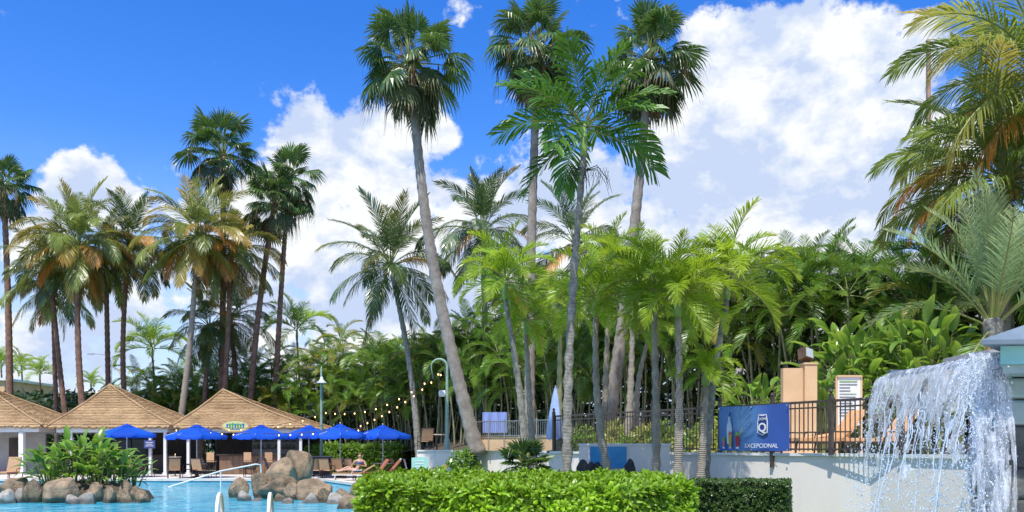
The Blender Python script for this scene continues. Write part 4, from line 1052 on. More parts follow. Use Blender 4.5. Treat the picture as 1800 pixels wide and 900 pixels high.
lounger(1545, 18.6, R(10), 'orange-cushioned lounger behind the left edge of the falling water', 'cushion', TZ + .02, 52)
tw = MB()
tw.add([(-.02, -.31, 0), (.46, -.31, .62), (.62, -.31, .58), (.74, -.31, .1)] + [(-.02, .31, 0), (.46, .31, .62), (.62, .31, .58), (.74, .31, .1)], [(0, 1, 5, 4), (1, 2, 6, 5), (2, 3, 7, 6)])
o = obj('beach_towel', tw, None, (XY(675, 41.5).x + .35, 41.5 + .09, .40), (0, 0, R(15)), mat=surf('towel_blue', (.12, .25, .6), (.75, .78, .85), 9, .9, stretch=(1, 4, 1), lo=.45, hi=.52)); tag(o, 'blue and white towel draped over a red-brown lounger back', 'towel')

# ------------------------------------------------------------------ boulders
M['rock'] = surf('boulder', (.12, .092, .06), (.34, .245, .15), 1.3, .9, .9, 7, c3=(.46, .37, .26), rnd_amt=.22)
M['rock_pale'] = surf('pale_boulder', (.25, .22, .185), (.42, .37, .31), 1.6, .85, .5, 10, rnd_amt=.15)
def rock(px0, px1, py0, py1, Y, label, mat='rock', seed=0, group=None, sink=.25, zbase=None):
    import bmesh
    bm = bmesh.new(); bmesh.ops.create_icosphere(bm, subdivisions=4, radius=1.0)
    s = Vector((seed * 3.17, seed * 1.71, seed * .77)); q = random.Random(seed)
    cuts = [(Vector((q.gauss(0, 1), q.gauss(0, 1), q.gauss(0, .7))).normalized(), q.uniform(.55, .84)) for _ in range(10)]
    for v in bm.verts:
        d = v.co.normalized(); p = d.copy()
        k = 1 + .22 * mnoise.noise(d * 1.1 + s) + .09 * mnoise.noise(d * 2.7 + s) + .045 * mnoise.noise(d * 6 + s) - .05 * max(0, .22 - abs(mnoise.noise(d * 1.9 + s * 2))) * 4
        p = d * k
        for nn, lim in cuts:
            over = p.dot(nn) - lim
            if over > 0: p -= nn * over * .8
        v.co = p
    for f in bm.faces: f.smooth = True
    me = bpy.data.meshes.new('boulder'); bm.to_mesh(me); bm.free(); me.materials.append(M[mat])
    w = (px1 - px0) / F * Y / 2 * 1.10; zt = W(0, py0, Y).z; zb = min(W(0, py1, Y).z, -.05) - sink
    if zbase is not None: zb = zbase
    hz = (zt - zb) / 2 * 1.08
    o = obj('boulder', me, None, ((px0 + px1) / 2 / F * Y - 900 / F * Y, Y + w * .3, (zt + zb) / 2), (0, 0, q.uniform(-.3, .3)), (w, w * q.uniform(.75, 1.0), hz))
    tag(o, label, 'boulder', group)
GI = 'boulders around the planted island'; GR = 'boulders below the tall boulder'
rocks = [(3, 50, 838, 864, 27.4, 'flat brown boulder at the left back of the planted island', 'rock', GI), (40, 71, 845, 884, 26, 'upright rounded boulder left of the biggest island boulder', 'rock', GI), (68, 140, 834, 885, 26, 'biggest brown boulder in front of the island plants', 'rock', GI),
         (-6, 27, 861, 886, 25.6, 'small pale boulder at the left picture edge by the water', 'rock_pale', GI), (20, 43, 858, 885, 26, 'pale boulder second from the left edge at the waterline', 'rock_pale', GI), (115, 140, 868, 886, 25.4, 'small pale stone at the foot of the biggest island boulder', 'rock_pale', GI), (132, 168, 866, 887, 25.5, 'low pale flat stone right of the biggest island boulder', 'rock_pale', GI),
         (150, 182, 850, 882, 26.4, 'grey-brown boulder right of the low pale stone', 'rock', GI), (177, 203, 857, 886, 25.8, 'tan boulder with a bright edge under the island plants', 'rock', GI), (200, 232, 860, 886, 26, 'tan split boulder third from the island right end', 'rock', GI),
         (207, 233, 846, 863, 27.2, 'small brown boulder at the right back of the island plants', 'rock', GI), (224, 255, 854, 873, 26.8, 'flat tan boulder near the right end of the island', 'rock', GI), (235, 263, 864, 886, 26, 'rightmost tan boulder of the planted island', 'rock', GI),
         (492, 548, 789, 856, 31, 'tallest brown boulder standing right of the handrail', 'rock', GR), (463, 525, 806, 855, 30, 'large slanting boulder leaning on the tallest one', 'rock', GR), (436, 478, 829, 876, 28.5, 'brown boulder below the handrail end', 'rock', GR), (402, 438, 841, 878, 28.5, 'leftmost grey-brown boulder of the right cluster', 'rock', GR),
         (418, 443, 861, 882, 26.8, 'small pale boulder at the water left of the ladder rail', 'rock_pale', GR), (452, 522, 835, 876, 28, 'wide brown boulder in the middle of the right cluster', 'rock', GR), (442, 462, 872, 884, 26.8, 'little pale stone at the water beside the right ladder rail', 'rock_pale', GR), (494, 527, 851, 876, 27.4, 'brown boulder between the two wide ones', 'rock', GR),
         (510, 584, 844, 884, 27.4, 'wide flat-topped orange-brown boulder right of centre', 'rock', GR), (526, 561, 867, 890, 25.8, 'pale rounded boulder at the water below the flat-topped one', 'rock_pale', GR), (480, 505, 866, 884, 26.6, 'small orange stone at the water by the ladder rail', 'rock', GR), (492, 516, 875, 889, 25.6, 'low pale wet stone in front of the small orange stone', 'rock_pale', GR),
         (557, 582, 860, 888, 26, 'narrow orange boulder between two pale ones', 'rock', GR), (569, 608, 868, 892, 25.4, 'pale boulder left of the dark corner boulder', 'rock_pale', GR), (584, 612, 856, 876, 27.2, 'orange boulder below the sunbather feet', 'rock', GR), (596, 645, 865, 915, 23.5, 'dark brown boulder touching the left end of the hedge', 'rock', GR), (611, 640, 850, 874, 27, 'grey boulder behind the hedge corner below the sunbather', 'rock', GR)]
for i, (a, b, c, d, Y, lab, mt, g) in enumerate(rocks): rock(a, b, c, d, Y, lab, mt, i + 3, g)
mb = MB(); mb.lathe([(2.6, -.3), (2.3, .15), (1.2, .42), (0.02, .5)], 18); o = obj('island_soil', mb, None, (XY(130, 27.6).x, 27.8, 0), None, (1, .55, 1), mat=M['soil']); o['kind'] = 'structure'
q = random.Random(77)
isl = [(90, 1.0, 1.0), (120, 1.25, 1.35), (150, 1.25, 1.5), (175, 1.1, 1.1), (200, .95, .8), (65, .8, .6), (135, 1.0, 1.2), (160, 1.0, .8), (215, .75, .6), (100, .9, .7), (185, .9, .6)]
labs = ['broad-leaved plant left of the tallest island plants', 'tall broad-leaved plant above the biggest island boulder', 'tallest broad-leaved plant in the middle of the island', 'broad-leaved plant right of the tallest on the island', 'yellow-green broad-leaved plant towards the island right end', 'low fern-like broad-leaved plant at the island left end',
        'broad-leaved plant at the front middle of the island', 'low broad-leaved plant behind the pale flat stone', 'small broad-leaved plant at the right tip of the island', 'low broad-leaved plant just behind the biggest island boulder', 'low broad-leaved plant over the tan boulders']
for i, (px, s, z) in enumerate(isl):
    paddle_plant((XY(px, 27.6).x, 27.4 + .5 * (i % 3), .3 + z * .12), 36, labs[i], 800 + i, s * .53, .5, 'plants on the rock island', zr=.35 + .55 * z)

def wet_base(m):
    "boulders are dark and wet up to an uneven waterline"
    nt = m.node_tree; N = nt.nodes; L = nt.links; p = [n for n in N if n.type == 'BSDF_PRINCIPLED'][0]; src = p.inputs['Base Color'].links[0].from_socket
    g = N.new('ShaderNodeNewGeometry'); sp = N.new('ShaderNodeSeparateXYZ'); L.new(g.outputs['Position'], sp.inputs[0])
    nz = N.new('ShaderNodeTexNoise'); nz.inputs['Scale'].default_value = 3.0; L.new(g.outputs['Position'], nz.inputs['Vector'])
    a = N.new('ShaderNodeMath'); a.operation = 'MULTIPLY_ADD'; L.new(nz.outputs['Fac'], a.inputs[0]); a.inputs[1].default_value = -.25; L.new(sp.outputs['Z'], a.inputs[2])
    mr = N.new('ShaderNodeMapRange'); L.new(a.outputs[0], mr.inputs[0]); mr.inputs[1].default_value = -.14; mr.inputs[2].default_value = -.04; mr.inputs[3].default_value = .42; mr.inputs[4].default_value = 1.0
    mx = N.new('ShaderNodeMix'); mx.data_type = 'RGBA'; mx.blend_type = 'MULTIPLY'; mx.inputs['Factor'].default_value = 1; L.new(src, mx.inputs['A']); L.new(mr.outputs[0], mx.inputs['B']); L.new(mx.outputs['Result'], p.inputs['Base Color'])
wet_base(M['rock']); wet_base(M['rock_pale'])

# ------------------------------------------------------------------ pool rails
def rail_tube(name, label, pts, r, group=None):
    o = thing(name, label, 'handrail', pts[0], 0, group); O = Vector(pts[0]); mb = MB(); mb.tube([Vector(p) - O for p in pts], r, 8); obj('tube', mb.mesh('tube', [M['rail']], True), o); return o, O
M['rail'] = surf('cream_rail', (.72, .66, .55), (.78, .73, .64), 4, .25, spec=.6)
a = W(291, 858, 36.3); b = W(388, 828, 37.5); c = W(450, 816, 38.6)
r, O = rail_tube('pool_handrail', 'long sloping cream handrail over the pool steps', [a - ZUP * .35, a, b, c, W(458, 817, 38.7), W(459, 835, 38.7), W(459, 850, 38.7)], .035)
mb = MB(); mb.tube([b - O - ZUP * .02, b - O - ZUP * 1.3], .03, 8); obj('post', mb, r, mat=M['rail'])
for px, lab in ((386, 'left curved ladder rail at the near pool edge'), (475, 'right curved ladder rail at the near pool edge')):
    p = XY(px, 11.2); top = W(px, 868, 11.2).z; pts = []
    for i in range(13):
        a = math.pi * i / 12; pts.append((p.x + .06 * math.cos(a), 11.2 - .28 * math.cos(a), top - .28 + .28 * math.sin(a)))
    rail_tube('ladder_rail', lab, [(p.x + .06, 10.92 - .05, 0)] + pts + [(p.x - .12, 11.55, -.6)], .026, 'pool ladder rails')

# ------------------------------------------------------------------ hedges
def sprig_mesh(name, mat, seed, n=7, L=.1, w=.045, up=.6):
    q = random.Random(seed); mb = MB()
    for k in range(n):
        a = k * 2.4 + q.uniform(-.3, .3); e = up * q.uniform(.4, 1.5); l = L * q.uniform(.75, 1.15); d = Vector((math.cos(a) * math.cos(e), math.sin(a) * math.cos(e), math.sin(e))); s = Vector((-math.sin(a), math.cos(a), 0)) * w * .5 * q.uniform(.8, 1.15); u = s.cross(d).normalized() * .008
        b = Vector((0, 0, -.02 * k / n)); m = b + d * l * .62 - ZUP * .004; e_ = b + d * l - ZUP * .016
        mb.add([b, m - s + u, m - u, m + s + u, e_ - s * .35, e_ + s * .35], [(0, 2, 1), (0, 3, 2), (1, 2, 4), (2, 5, 4), (2, 3, 5)], [.0, .6, .4, .6, 1, 1])
    return mb.mesh(name, [mat])
def hedge(name, label, poly, z, mat, dens, seed, L=.1, w=.045, near=300, core=.12, bumps=.07):
    q = random.Random(seed); r = thing(name, label, 'hedge', (poly[0][0], poly[0][1], 0)); O = Vector((poly[0][0], poly[0][1], 0))
    P = [Vector((x, y, 0)) - O for x, y in poly]; n = len(P); cen = sum(P, Vector()) / n
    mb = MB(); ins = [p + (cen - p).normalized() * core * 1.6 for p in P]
    mb.add([(p.x, p.y, 0) for p in ins] + [(p.x, p.y, z - core) for p in ins], [tuple(range(n, 2 * n))] + [(i, (i + 1) % n, (i + 1) % n + n, i + n) for i in range(n)]); obj('light_block_core', mb, r, mat=M['under'])  # solid dark core added inside the leaves so light doesn't pass through
    sp = [sprig_mesh('leaf_sprig', mat, seed + i, L=L, w=w, up=(.35 + .2 * (i % 3))) for i in range(5)]
    place = []
    x0, x1 = min(p.x for p in P), max(p.x for p in P); y0, y1 = min(p.y for p in P), max(p.y for p in P)
    def inside(x, y):
        c = False
        for i in range(n):
            a, b = P[i], P[(i + 1) % n]
            if (a.y > y) != (b.y > y) and x < (b.x - a.x) * (y - a.y) / (b.y - a.y) + a.x: c = not c
        return c
    def hz(x, y): return z + bumps * mnoise.noise(Vector((x * 1.6, y * 1.6, seed))) + bumps * .6 * mnoise.noise(Vector((x * 5, y * 5, seed)))
    for k in range(int((x1 - x0) * (y1 - y0) * dens)):
        x, y = q.uniform(x0, x1), q.uniform(y0, y1)
        if inside(x, y): place.append((Vector((x, y, hz(x, y) - abs(q.gauss(0, .035)))), Vector((q.gauss(0, .35), q.gauss(0, .35), 1)).normalized()))
    for i in range(n):
        a, b = P[i], P[(i + 1) % n]; d = b - a; nr = Vector((d.y, -d.x, 0)).normalized(); 
        for k in range(int(d.length * z * dens * 1.25)):
            u = q.random(); c = a + d * u; c.z = z * q.random() ** .8; off = bumps * 1.2 * mnoise.noise(Vector((c.x * 2 + c.y, c.z * 2.2, seed + 5))) - abs(q.gauss(0, .05))
            if c.z > z - .12: off -= (c.z - (z - .12)) * .5
            place.append((c + nr * off, (nr + Vector((q.gauss(0, .4), q.gauss(0, .4), q.uniform(.2, 1.1)))).normalized()))
    def score(p): 
        w_ = p[0] + O; return (w_ - Vector((0, 0, EYE))).length - (.4 if p[1].y < -.3 else 0)
    place.sort(key=score)
    rest = MB()
    for i, (c, nn) in enumerate(place):
        rot = nn.to_track_quat('Z', 'X').to_matrix() @ Matrix.Rotation(q.uniform(0, 6.28), 3, 'Z'); s = q.uniform(.75, 1.25)
        me = sp[i % 5]
        if i < near: o = obj('leaf_sprig', me, r, c, rot.to_euler(), s)
        else:
            rest.add([c + rot @ (v.co * s) for v in me.vertices], [tuple(f.vertices) for f in me.polygons], [x.value for x in me.attributes['t'].data])
    o = obj('foliage', rest, r, mat=mat); o['kind'] = 'stuff'
    return r
hedge('clipped_hedge', 'bright green clipped hedge in the foreground below the palms', [(-1.60, 9.0), (1.25, 8.9), (1.98, 9.5), (2.25, 11.0), (2.1, 13.2), (-2.2, 13.4), (-2.0, 11.4)], 1.15, M['hedge'], 230, 3, .112, .046, bumps=.12)
hedge('dark_hedge', 'low dark small-leaved hedge at the foot of the white wall', [(2.95, 14.0), (4.55, 14.0), (4.95, 15.2), (3.2, 15.4)], 1.02, M['hedge_dk'], 420, 4, .05, .026)
hedge('far_shrub_hedge', 'light green loose shrub hedge behind the blue umbrellas', [(-12.2, 50.5), (-6.6, 49.5), (-6.4, 51.2), (-12, 52)], 1.5, M['shrub'], 55, 6, .34, .15, bumps=.25)

# ------------------------------------------------------------------ small plants
def bush(base, r, label, seed, mat, n, L, w, group=None, flower=None):
    q = random.Random(seed); root = thing('shrub', label, 'shrub', base, 0, group); sp = [sprig_mesh('leaf_sprig', mat, seed * 3 + i, L=L, w=w) for i in range(3)]
    for k in range(n):
        d = Vector((q.gauss(0, 1), q.gauss(0, 1), abs(q.gauss(0, 1)))).normalized(); c = Vector((d.x * r, d.y * r, d.z * r * 1.2 + .1)) * q.uniform(.55, 1.0)
        obj('leaf_sprig', sp[k % 3], root, c, d.to_track_quat('Z', 'X').to_euler(), q.uniform(.7, 1.3))
        if flower and k % 6 == 0:
            mb = MB(); 
            for j in range(5): a = j * 1.257; mb.add([(0, 0, 0), (math.cos(a) * .06, math.sin(a) * .06, .03), (math.cos(a + .5) * .09, math.sin(a + .5) * .09, .02), (math.cos(a + 1) * .06, math.sin(a + 1) * .06, .03)], [(0, 1, 2, 3)])
            obj('flower', mb, root, c * 1.08, d.to_track_quat('Z', 'X').to_euler(), mat=flower)
    for k in range(5): mb = MB(); mb.tube([(0, 0, -.1), (q.uniform(-.3, .3) * r, q.uniform(-.3, .3) * r, r * .8)], [.02, .01], 5); obj('branch', mb, root, mat=M['trunk_brown'])
M['petal'] = surf('pale_petal', (.85, .8, .5), (.9, .88, .7), 5, .6)
bush((XY(815, 30).x, 29.9, .75), .62, 'flowering shrub with pale yellow blooms between lamp post and terrace railing', 5, M['shrub'], 110, .16, .07, None, M['petal'])
G = 'low yellow-green plants behind the iron fence'
M['croton'] = leaf('croton_leaf', (.2, .27, .04), (.42, .40, .10), trans=.35, rough=.4)
for i, px in enumerate((1005, 1030, 1085, 1115, 1145, 1172, 1210, 1235, 1256)):
    bush((XY(px, 27.5 - i * .5).x, 27.5 - i * .5, TZ), .5 + .12 * (i % 3), 'low yellow-green plant glimpsed between the iron fence bars', 20 + i, M['croton'] if i % 2 == 0 else M['shrub'], 60, .26, .07, G)
# dwarf fan palm in front of the terrace
dp = thing('dwarf_fan_palm', 'low dark fan-leaved palm bush right behind the hedge, below the railing', 'palm', (XY(924, 20).x, 20, 0)); q = random.Random(8); tz = W(0, 818, 20).z
obj('trunk', trunk_mesh(trunk_path((0, 0, -.05), (0, 0, tz), 0, 8), .1, .09, M['trunk_dark'], 4), dp)
for k in range(26):
    me = FR['saw'][k % 3]; obj('frond', me, dp, (0, 0, tz + .02), (q.uniform(-.3, .3), q.uniform(-.45, .3), k * 2.4), q.uniform(.75, 1.0))
# ------------------------------------------------------------------ iron fences on the terrace
def fence(a, b, label, z=TZ + .055, h=1.06, step=.115, posts=(0, .5, 1), drop=(.5,), skip=None, finial=True):
    a = Vector(a); b = Vector(b); d = b - a; L_ = d.length; ang = math.atan2(d.y, d.x)
    r = thing('iron_fence', label, 'fence', (a.x, a.y, z), ang, 'brown iron fences on the terrace')
    for zz, nm, t in ((h, 'top_rail', .05), (h - .12, 'upper_rail', .03), (.09, 'bottom_rail', .035)):
        mb = MB(); mb.box((L_ / 2, 0, zz), (L_, .04, t)); obj(nm, mb, r, mat=M['iron'])
    bm_ = MB(); bm_.box((0, 0, h / 2 + .02), (.018, .018, h - .06)); me = bm_.mesh('baluster', [M['iron']])
    n = int(L_ / step)
    for i in range(n): obj('baluster', me, r, ((i + .5) * L_ / n, .002, 0))
    for t in posts:
        dn = -.3 if t in drop else -.02
        mb = MB(); mb.box((L_ * t, -.035 if t in drop else 0, (h + .12 + dn) / 2), (.075, .075, h + .12 - dn))
        p = obj('post', mb, r, mat=M['iron'])
        mb = MB(); mb.lathe([(.045, h + .12), (.05, h + .14), (.02, h + .15), (.045, h + .19), (.03, h + .235), (.005, h + .25)], 10, (L_ * t, -.035 if t in drop else 0, 0)); obj('finial', mb, p, mat=M['iron'])
    return r
FA0, FA1 = XY(1264, 19.75) + Vector((.05, .12, 0)), XY(1705, 14.35) + Vector((.1, .12, 0))
fence(FA0, FA1, 'brown iron fence on the white wall carrying the blue banner', posts=(0, .27, .52, .78, 1.0), drop=(.27,))
fence(XY(972, 25.7) + Vector((.06, .1, 0)), FA0 - Vector((.1, -.05, 0)), 'brown iron fence behind the bright feather palms left of the banner', posts=(0, .33, .68), drop=(0, .68))
fence(FA1 + Vector((.1, 0, 0)), XY(1900, 12.6) + Vector((.1, .1, 0)), 'brown iron fence stretch behind the stone column of the waterfall', posts=(.5,), drop=())

def text_mesh(txt, size, mat, name='lettering', bold=0.0):
    c = bpy.data.curves.new(name, 'FONT'); c.body = txt; c.size = size; c.align_x = 'CENTER'; c.extrude = .002; c.offset = bold; c.resolution_u = 3
    o = bpy.data.objects.new(name, c); COL.objects.link(o); bpy.context.view_layer.update()
    me = bpy.data.meshes.new_from_object(o.evaluated_get(bpy.context.evaluated_depsgraph_get())); bpy.data.objects.remove(o); me.materials.clear(); me.materials.append(mat); me.name = name
    return me
def banner():
    d = (FA1 - FA0).normalized(); ang = math.atan2(d.y, d.x); nr = Vector((d.y, -d.x, 0))
    O = FA0 + d * .06 + nr * .07 + ZUP * (TZ + .10); wd, ht = 2.12, 1.02; SX = 2.12 / 1.72
    M['banner'] = banner_mat(); M['print_white'] = surf('print_white', (.86, .88, .92), None, 3, .6); M['print_navy'] = surf('print_navy', (.02, .05, .25), None, 3, .5)
    M['print_red'] = surf('print_red', (.55, .03, .04), None, 3, .5); M['print_yellow'] = surf('print_yellow', (.75, .50, .05), None, 3, .5); M['print_glass'] = surf('print_bottle', (.55, .68, .85), (.72, .82, .92), 12, .5); M['print_green'] = surf('print_green', (.2, .45, .08), None, 3, .5); M['print_pink'] = surf('print_pink', (.65, .2, .2), None, 3, .5)
    r = thing('banner', 'blue vinyl advertising banner with bottle and drinks hung on the iron fence', 'banner', O, ang)
    mb = MB(); nx, nz = 24, 10; vs = []
    wav = lambda x, z: -.012 * math.sin(x * 5.2 + z * 2) * (1 - abs(z / ht - .5)) - .02 * math.sin(math.pi * x / wd)
    for j in range(nz + 1):
        for i in range(nx + 1): x = wd * i / nx; z = ht * j / nz; zz = z - (.02 * math.sin(math.pi * x / wd) if j == nz else 0); vs.append((x, wav(x, z), zz))
    fs = [(j * (nx + 1) + i, j * (nx + 1) + i + 1, (j + 1) * (nx + 1) + i + 1, (j + 1) * (nx + 1) + i) for j in range(nz) for i in range(nx)]
    mb.add(vs, fs); obj('cloth', mb.mesh('cloth', [M['banner']], True), r)
    y = -.055
    def flat(name, pts, mat, dy=0.0, par=r):
        mb = MB(); n = len(pts); pts = [(x * SX, z) for x, z in pts]; mb.add([(x, y + dy, z) for x, z in pts] + [(x, y + dy + .006, z) for x, z in pts], [tuple(range(n)), tuple(range(2 * n - 1, n - 1, -1))] + [(i, i + n, (i + 1) % n + n, (i + 1) % n) for i in range(n)]); return obj(name, mb, par, mat=M[mat])
    # bottle
    flat('printed_bottle', [(.25, .16), (.36, .16), (.375, .5), (.36, .6), (.33, .70), (.325, .78), (.285, .78), (.28, .70), (.25, .6), (.235, .5)], 'print_glass')
    flat('printed_bottle_cap', [(.288, .785), (.322, .785), (.34, .88), (.315, .885)], 'print_navy')
    flat('printed_label', [(.265, .3), (.345, .3), (.35, .48), (.26, .48)], 'print_white', -.004)
    # drinks
    def glass(x, z, w, h, liq, top):
        flat('printed_glass', [(x - w * .32, z), (x + w * .32, z), (x + w * .5, z + h), (x - w * .5, z + h)], liq, -.008)
        flat('printed_glass_foot', [(x - w * .4, z - .045), (x + w * .4, z - .045), (x + w * .3, z - .004), (x - w * .3, z - .004)], 'print_glass', -.008)
        flat('printed_garnish', [(x - w * .5, z + h + .004), (x + w * .4, z + h + .004), (x + w * .75, z + h + .09), (x + w * .1, z + h + .06), (x - w * .3, z + h + .1)], top, -.008)
    glass(.165, .1, .075, .13, 'print_pink', 'print_green'); glass(.335, .1, .09, .26, 'print_yellow', 'print_pink'); glass(.52, .1, .10, .24, 'print_red', 'print_green')
    flat('printed_straw', [(.57, .36), (.585, .36), (.66, .52), (.645, .52)], 'print_yellow', -.012)
    # emblem with its letters
    ex = 1.14
    flat('emblem_edge', [(ex - .12, .40), (ex, .345), (ex + .12, .40), (ex + .125, .62), (ex + .095, .80), (ex - .095, .80), (ex - .125, .62)], 'print_white')
    flat('emblem', [(ex - .098, .41), (ex, .366), (ex + .098, .41), (ex + .102, .62), (ex + .08, .785), (ex + .03, .765), (ex - .03, .765), (ex - .08, .785), (ex - .102, .62)], 'print_navy', -.005)
    for txt, sz, x, z, bold in (('Q', .27, ex, .425, .006), ('DON', .085, ex, .672, .0), ('EXCEPCIONAL', .132, ex - .03, .075, .0)):
        o = obj('lettering', text_mesh(txt, sz, M['print_white'], 'lettering', bold), r, (x * SX, y - .011, z), (R(90), 0, 0), (1.1 if txt != 'EXCEPCIONAL' else 1.12, 1, 1))
    for x in (.03, wd / 2, wd - .03):
        for z in (.03, ht - .05): mb = MB(); mb.lathe([(.02, 0), (.02, .012)], 10); obj('grommet', mb, r, (x, y + .02, z), (R(90), 0, 0), mat=M['steel'])
def banner_mat():
    m, nt, N, L = newmat('banner_print')
    out = N.new('ShaderNodeOutputMaterial'); p = N.new('ShaderNodeBsdfPrincipled'); L.new(p.outputs[0], out.inputs[0]); p.inputs['Roughness'].default_value = .45
    tc = N.new('ShaderNodeTexCoord'); sp = N.new('ShaderNodeSeparateXYZ'); L.new(tc.outputs['Object'], sp.inputs[0])
    # printed burst of pale blue left of centre, deep blue at the edges (part of the design)
    vm = N.new('ShaderNodeVectorMath'); vm.operation = 'DISTANCE'; vm.inputs[1].default_value = (.62, 0, .62); L.new(tc.outputs['Object'], vm.inputs[0])
    cr = N.new('ShaderNodeValToRGB'); e = cr.color_ramp.elements; e[0].position = 0; e[0].color = (.20, .40, .66, 1); e[1].position = 1.0; e[1].color = (.04, .10, .38, 1); x = e.new(.5); x.color = (.085, .22, .50, 1)
    L.new(vm.outputs['Value'], cr.inputs[0]); L.new(cr.outputs[0], p.inputs['Base Color']); return m
banner()

# ------------------------------------------------------------------ terrace things
def misc():
    f = f_
    # tan pillar with slab
    Y = 22.4; r = thing('tan_pillar', 'tan stucco pillar with a wide lower slab behind the iron fence', 'pillar', f(1405, Y, TZ))
    def bx(nm, px0, px1, py, depth, dy, mat):
        x0, x1 = XY(px0, Y).x - XY(1405, Y).x, XY(px1, Y).x - XY(1405, Y).x; zt = W(0, py, Y).z - TZ; mb = MB(); mb.box(((x0 + x1) / 2, dy, zt / 2), (x1 - x0, depth, zt)); return obj(nm, mb, r, mat=M[mat])
    bx('slab', 1377, 1412, 647, .22, .12, 'tan'); bx('column', 1412.5, 1434, 642, .42, .1, 'tan')
    mb = MB(); mb.box((XY(1423, Y).x - XY(1405, Y).x, .1, W(0, 641, Y).z - TZ + .02), (.36, .46, .05)); obj('cap', mb, r, mat=M['tan'])
    fl = thing('floodlight', 'square floodlight box tilted on top of the tan pillar', 'floodlight', f(1418, Y, W(0, 640, Y).z + .04))
    mb = MB(); mb.tube([(0, .1, 0), (0, .1, .1)], .03, 8); obj('bracket', mb, fl, mat=M['iron'])
    mb = MB(); mb.box((0, 0, 0), (.30, .26, .30)); h = obj('housing', mb, fl, (0, .08, .22), (R(-15), R(12), R(28)), mat=surf('bronze_housing', (.16, .09, .05), (.24, .14, .08), 5, .35, metal=.5))
    mb = MB(); mb.box((0, -.135, 0), (.25, .012, .25)); obj('lens', mb, h, mat=M['glassclear'])
    # notice board
    Y = 20.6; r = thing('notice_board', 'white notice board with printed lines on two posts behind the iron fence', 'sign', f(1492, Y, TZ)); zt = W(0, 662, Y).z - TZ; zb = W(0, 748, Y).z - TZ; w = 40 / F * Y
    mb = MB(); mb.box((0, 0, (zt + zb) / 2), (w, .04, zt - zb)); obj('board', mb, r, mat=M['white'])
    mb = MB(); mb.box((0, -.022, zt + .01), (w + .05, .07, .04)); obj('top_trim', mb, r, mat=M['tan'])
    for s in (-1, 1): mb = MB(); mb.box((s * (w / 2 + .02), .005, zt / 2), (.05, .06, zt)); obj('post', mb, r, mat=M['tan'])
    q = random.Random(2); M['ink'] = surf('ink', (.08, .1, .1), None, 4, .6); M['ink_green'] = surf('ink_green', (.25, .4, .12), None, 4, .6)
    for i in range(12):
        l = w * q.uniform(.45, .8); mb = MB(); mb.box(((l - w * .85) / 2, -.026, zt - .12 - i * .075), (l, .008, .03 if i % 6 == 0 else .018)); obj('text_line', mb, r, mat=M['ink' if i % 4 else 'ink_green'])
    # white block with the blue panel
    Y = 20.2; x0, x1 = XY(1021, Y).x, XY(1178, Y).x; r = thing('white_block_wall', 'white rendered block wall with a blue painted panel behind the hedge', 'wall', ((x0 + x1) / 2, Y, 0)); zt = W(0, 783, Y).z
    mb = MB(); mb.box((0, .3, zt / 2), (x1 - x0, .6, zt)); obj('wall_body', mb, r, mat=M['stucco']); mb = MB(); mb.box((0, .3, zt + .02), (x1 - x0 + .04, .64, .05)); obj('cap', mb, r, mat=M['white'])
    a, b = XY(1037, Y).x, XY(1101, Y).x; mb = MB(); mb.box(((a + b) / 2 - r.location.x, -.02, (zt + W(0, 825, Y).z) / 2), (b - a, .05, zt - W(0, 825, Y).z - .06)); obj('blue_panel', mb, r, mat=surf('panel_blue', (.03, .24, .50), (.06, .32, .58), 3, .3))
    pb = thing('stone_planter', 'low rendered planter bed holding dark stones before the blue panel', 'planter', ((XY(1068, 19.4)).x, 19.42, 0))
    mb = MB(); mb.box((0, 0, .37), (1.5, 1.1, .74)); obj('planter_wall', mb, pb, mat=M['stucco']); mb = MB(); mb.box((0, 0, .76), (1.36, .96, .04)); obj('soil', mb, pb, mat=M['soil'])
    for i, px in enumerate((1026, 1036, 1050, 1064, 1108)):
        rock(px - 11, px + 11, 806 + 4 * (i % 3), 840, 19.2, 'small dark lava stone at the foot of the blue panel', 'lava', 60 + i, 'dark lava stones before the blue panel', zbase=.72)
    # tan kerb with steel railing
    pts = [XY(832, 30.3), XY(915, 28.8), XY(1004, 26.9)]
    r = thing('tan_kerb', 'low orange-tan parapet on the terrace under the steel railing', 'parapet', (0, 0, TZ + .05))
    for a, b in zip(pts, pts[1:]):
        d = b - a; c = (a + b) / 2; mb = MB(); mb.box((c.x, c.y + .22, .23), (d.length - .012, .24, .44), math.atan2(d.y, d.x)); obj('kerb', mb, r, mat=M['tan'])
        mb = MB(); mb.box((c.x, c.y + .22, .475), (d.length - .012, .29, .045), math.atan2(d.y, d.x)); obj('coping', mb, r, mat=M['tan'])
    r = thing('steel_railing', 'steel tube railing curving along the tan parapet', 'railing', (0, 0, TZ + .05))
    P = []
    for i in range(13):
        t = i / 12 * 2; a = min(1, int(t)); P.append(pts[a].lerp(pts[a + 1], t - a) + Vector((0, .02, 0)))
    for z in (1.02, .52): mb = MB(); mb.tube([p + ZUP * z for p in P], .022, 6); obj('rail', mb, r, mat=M['steel'])
    for i, p in enumerate(P):
        if i % 2 == 0: mb = MB(); mb.tube([p, p + ZUP * 1.1], .026, 6); obj('post', mb, r, mat=M['steel'])
    bar = MB(); bar.tube([(0, 0, .5), (0, 0, 1.0)], .009, 4); me = bar.mesh('bar', [M['steel']])
    for i in range(48):
        t = i / 48 * 2; a = min(1, int(t)); p = pts[a].lerp(pts[a + 1], t - a) + Vector((0, .02, 0)); obj('bar', me, r, p)
    # blue windscreen sheet behind the railing
    o = MB(); vs = []
    for i in range(13):
        for z in (0, 1): vs.append((i / 12 * .9, .04 * math.sin(i * 1.6), z * .75))
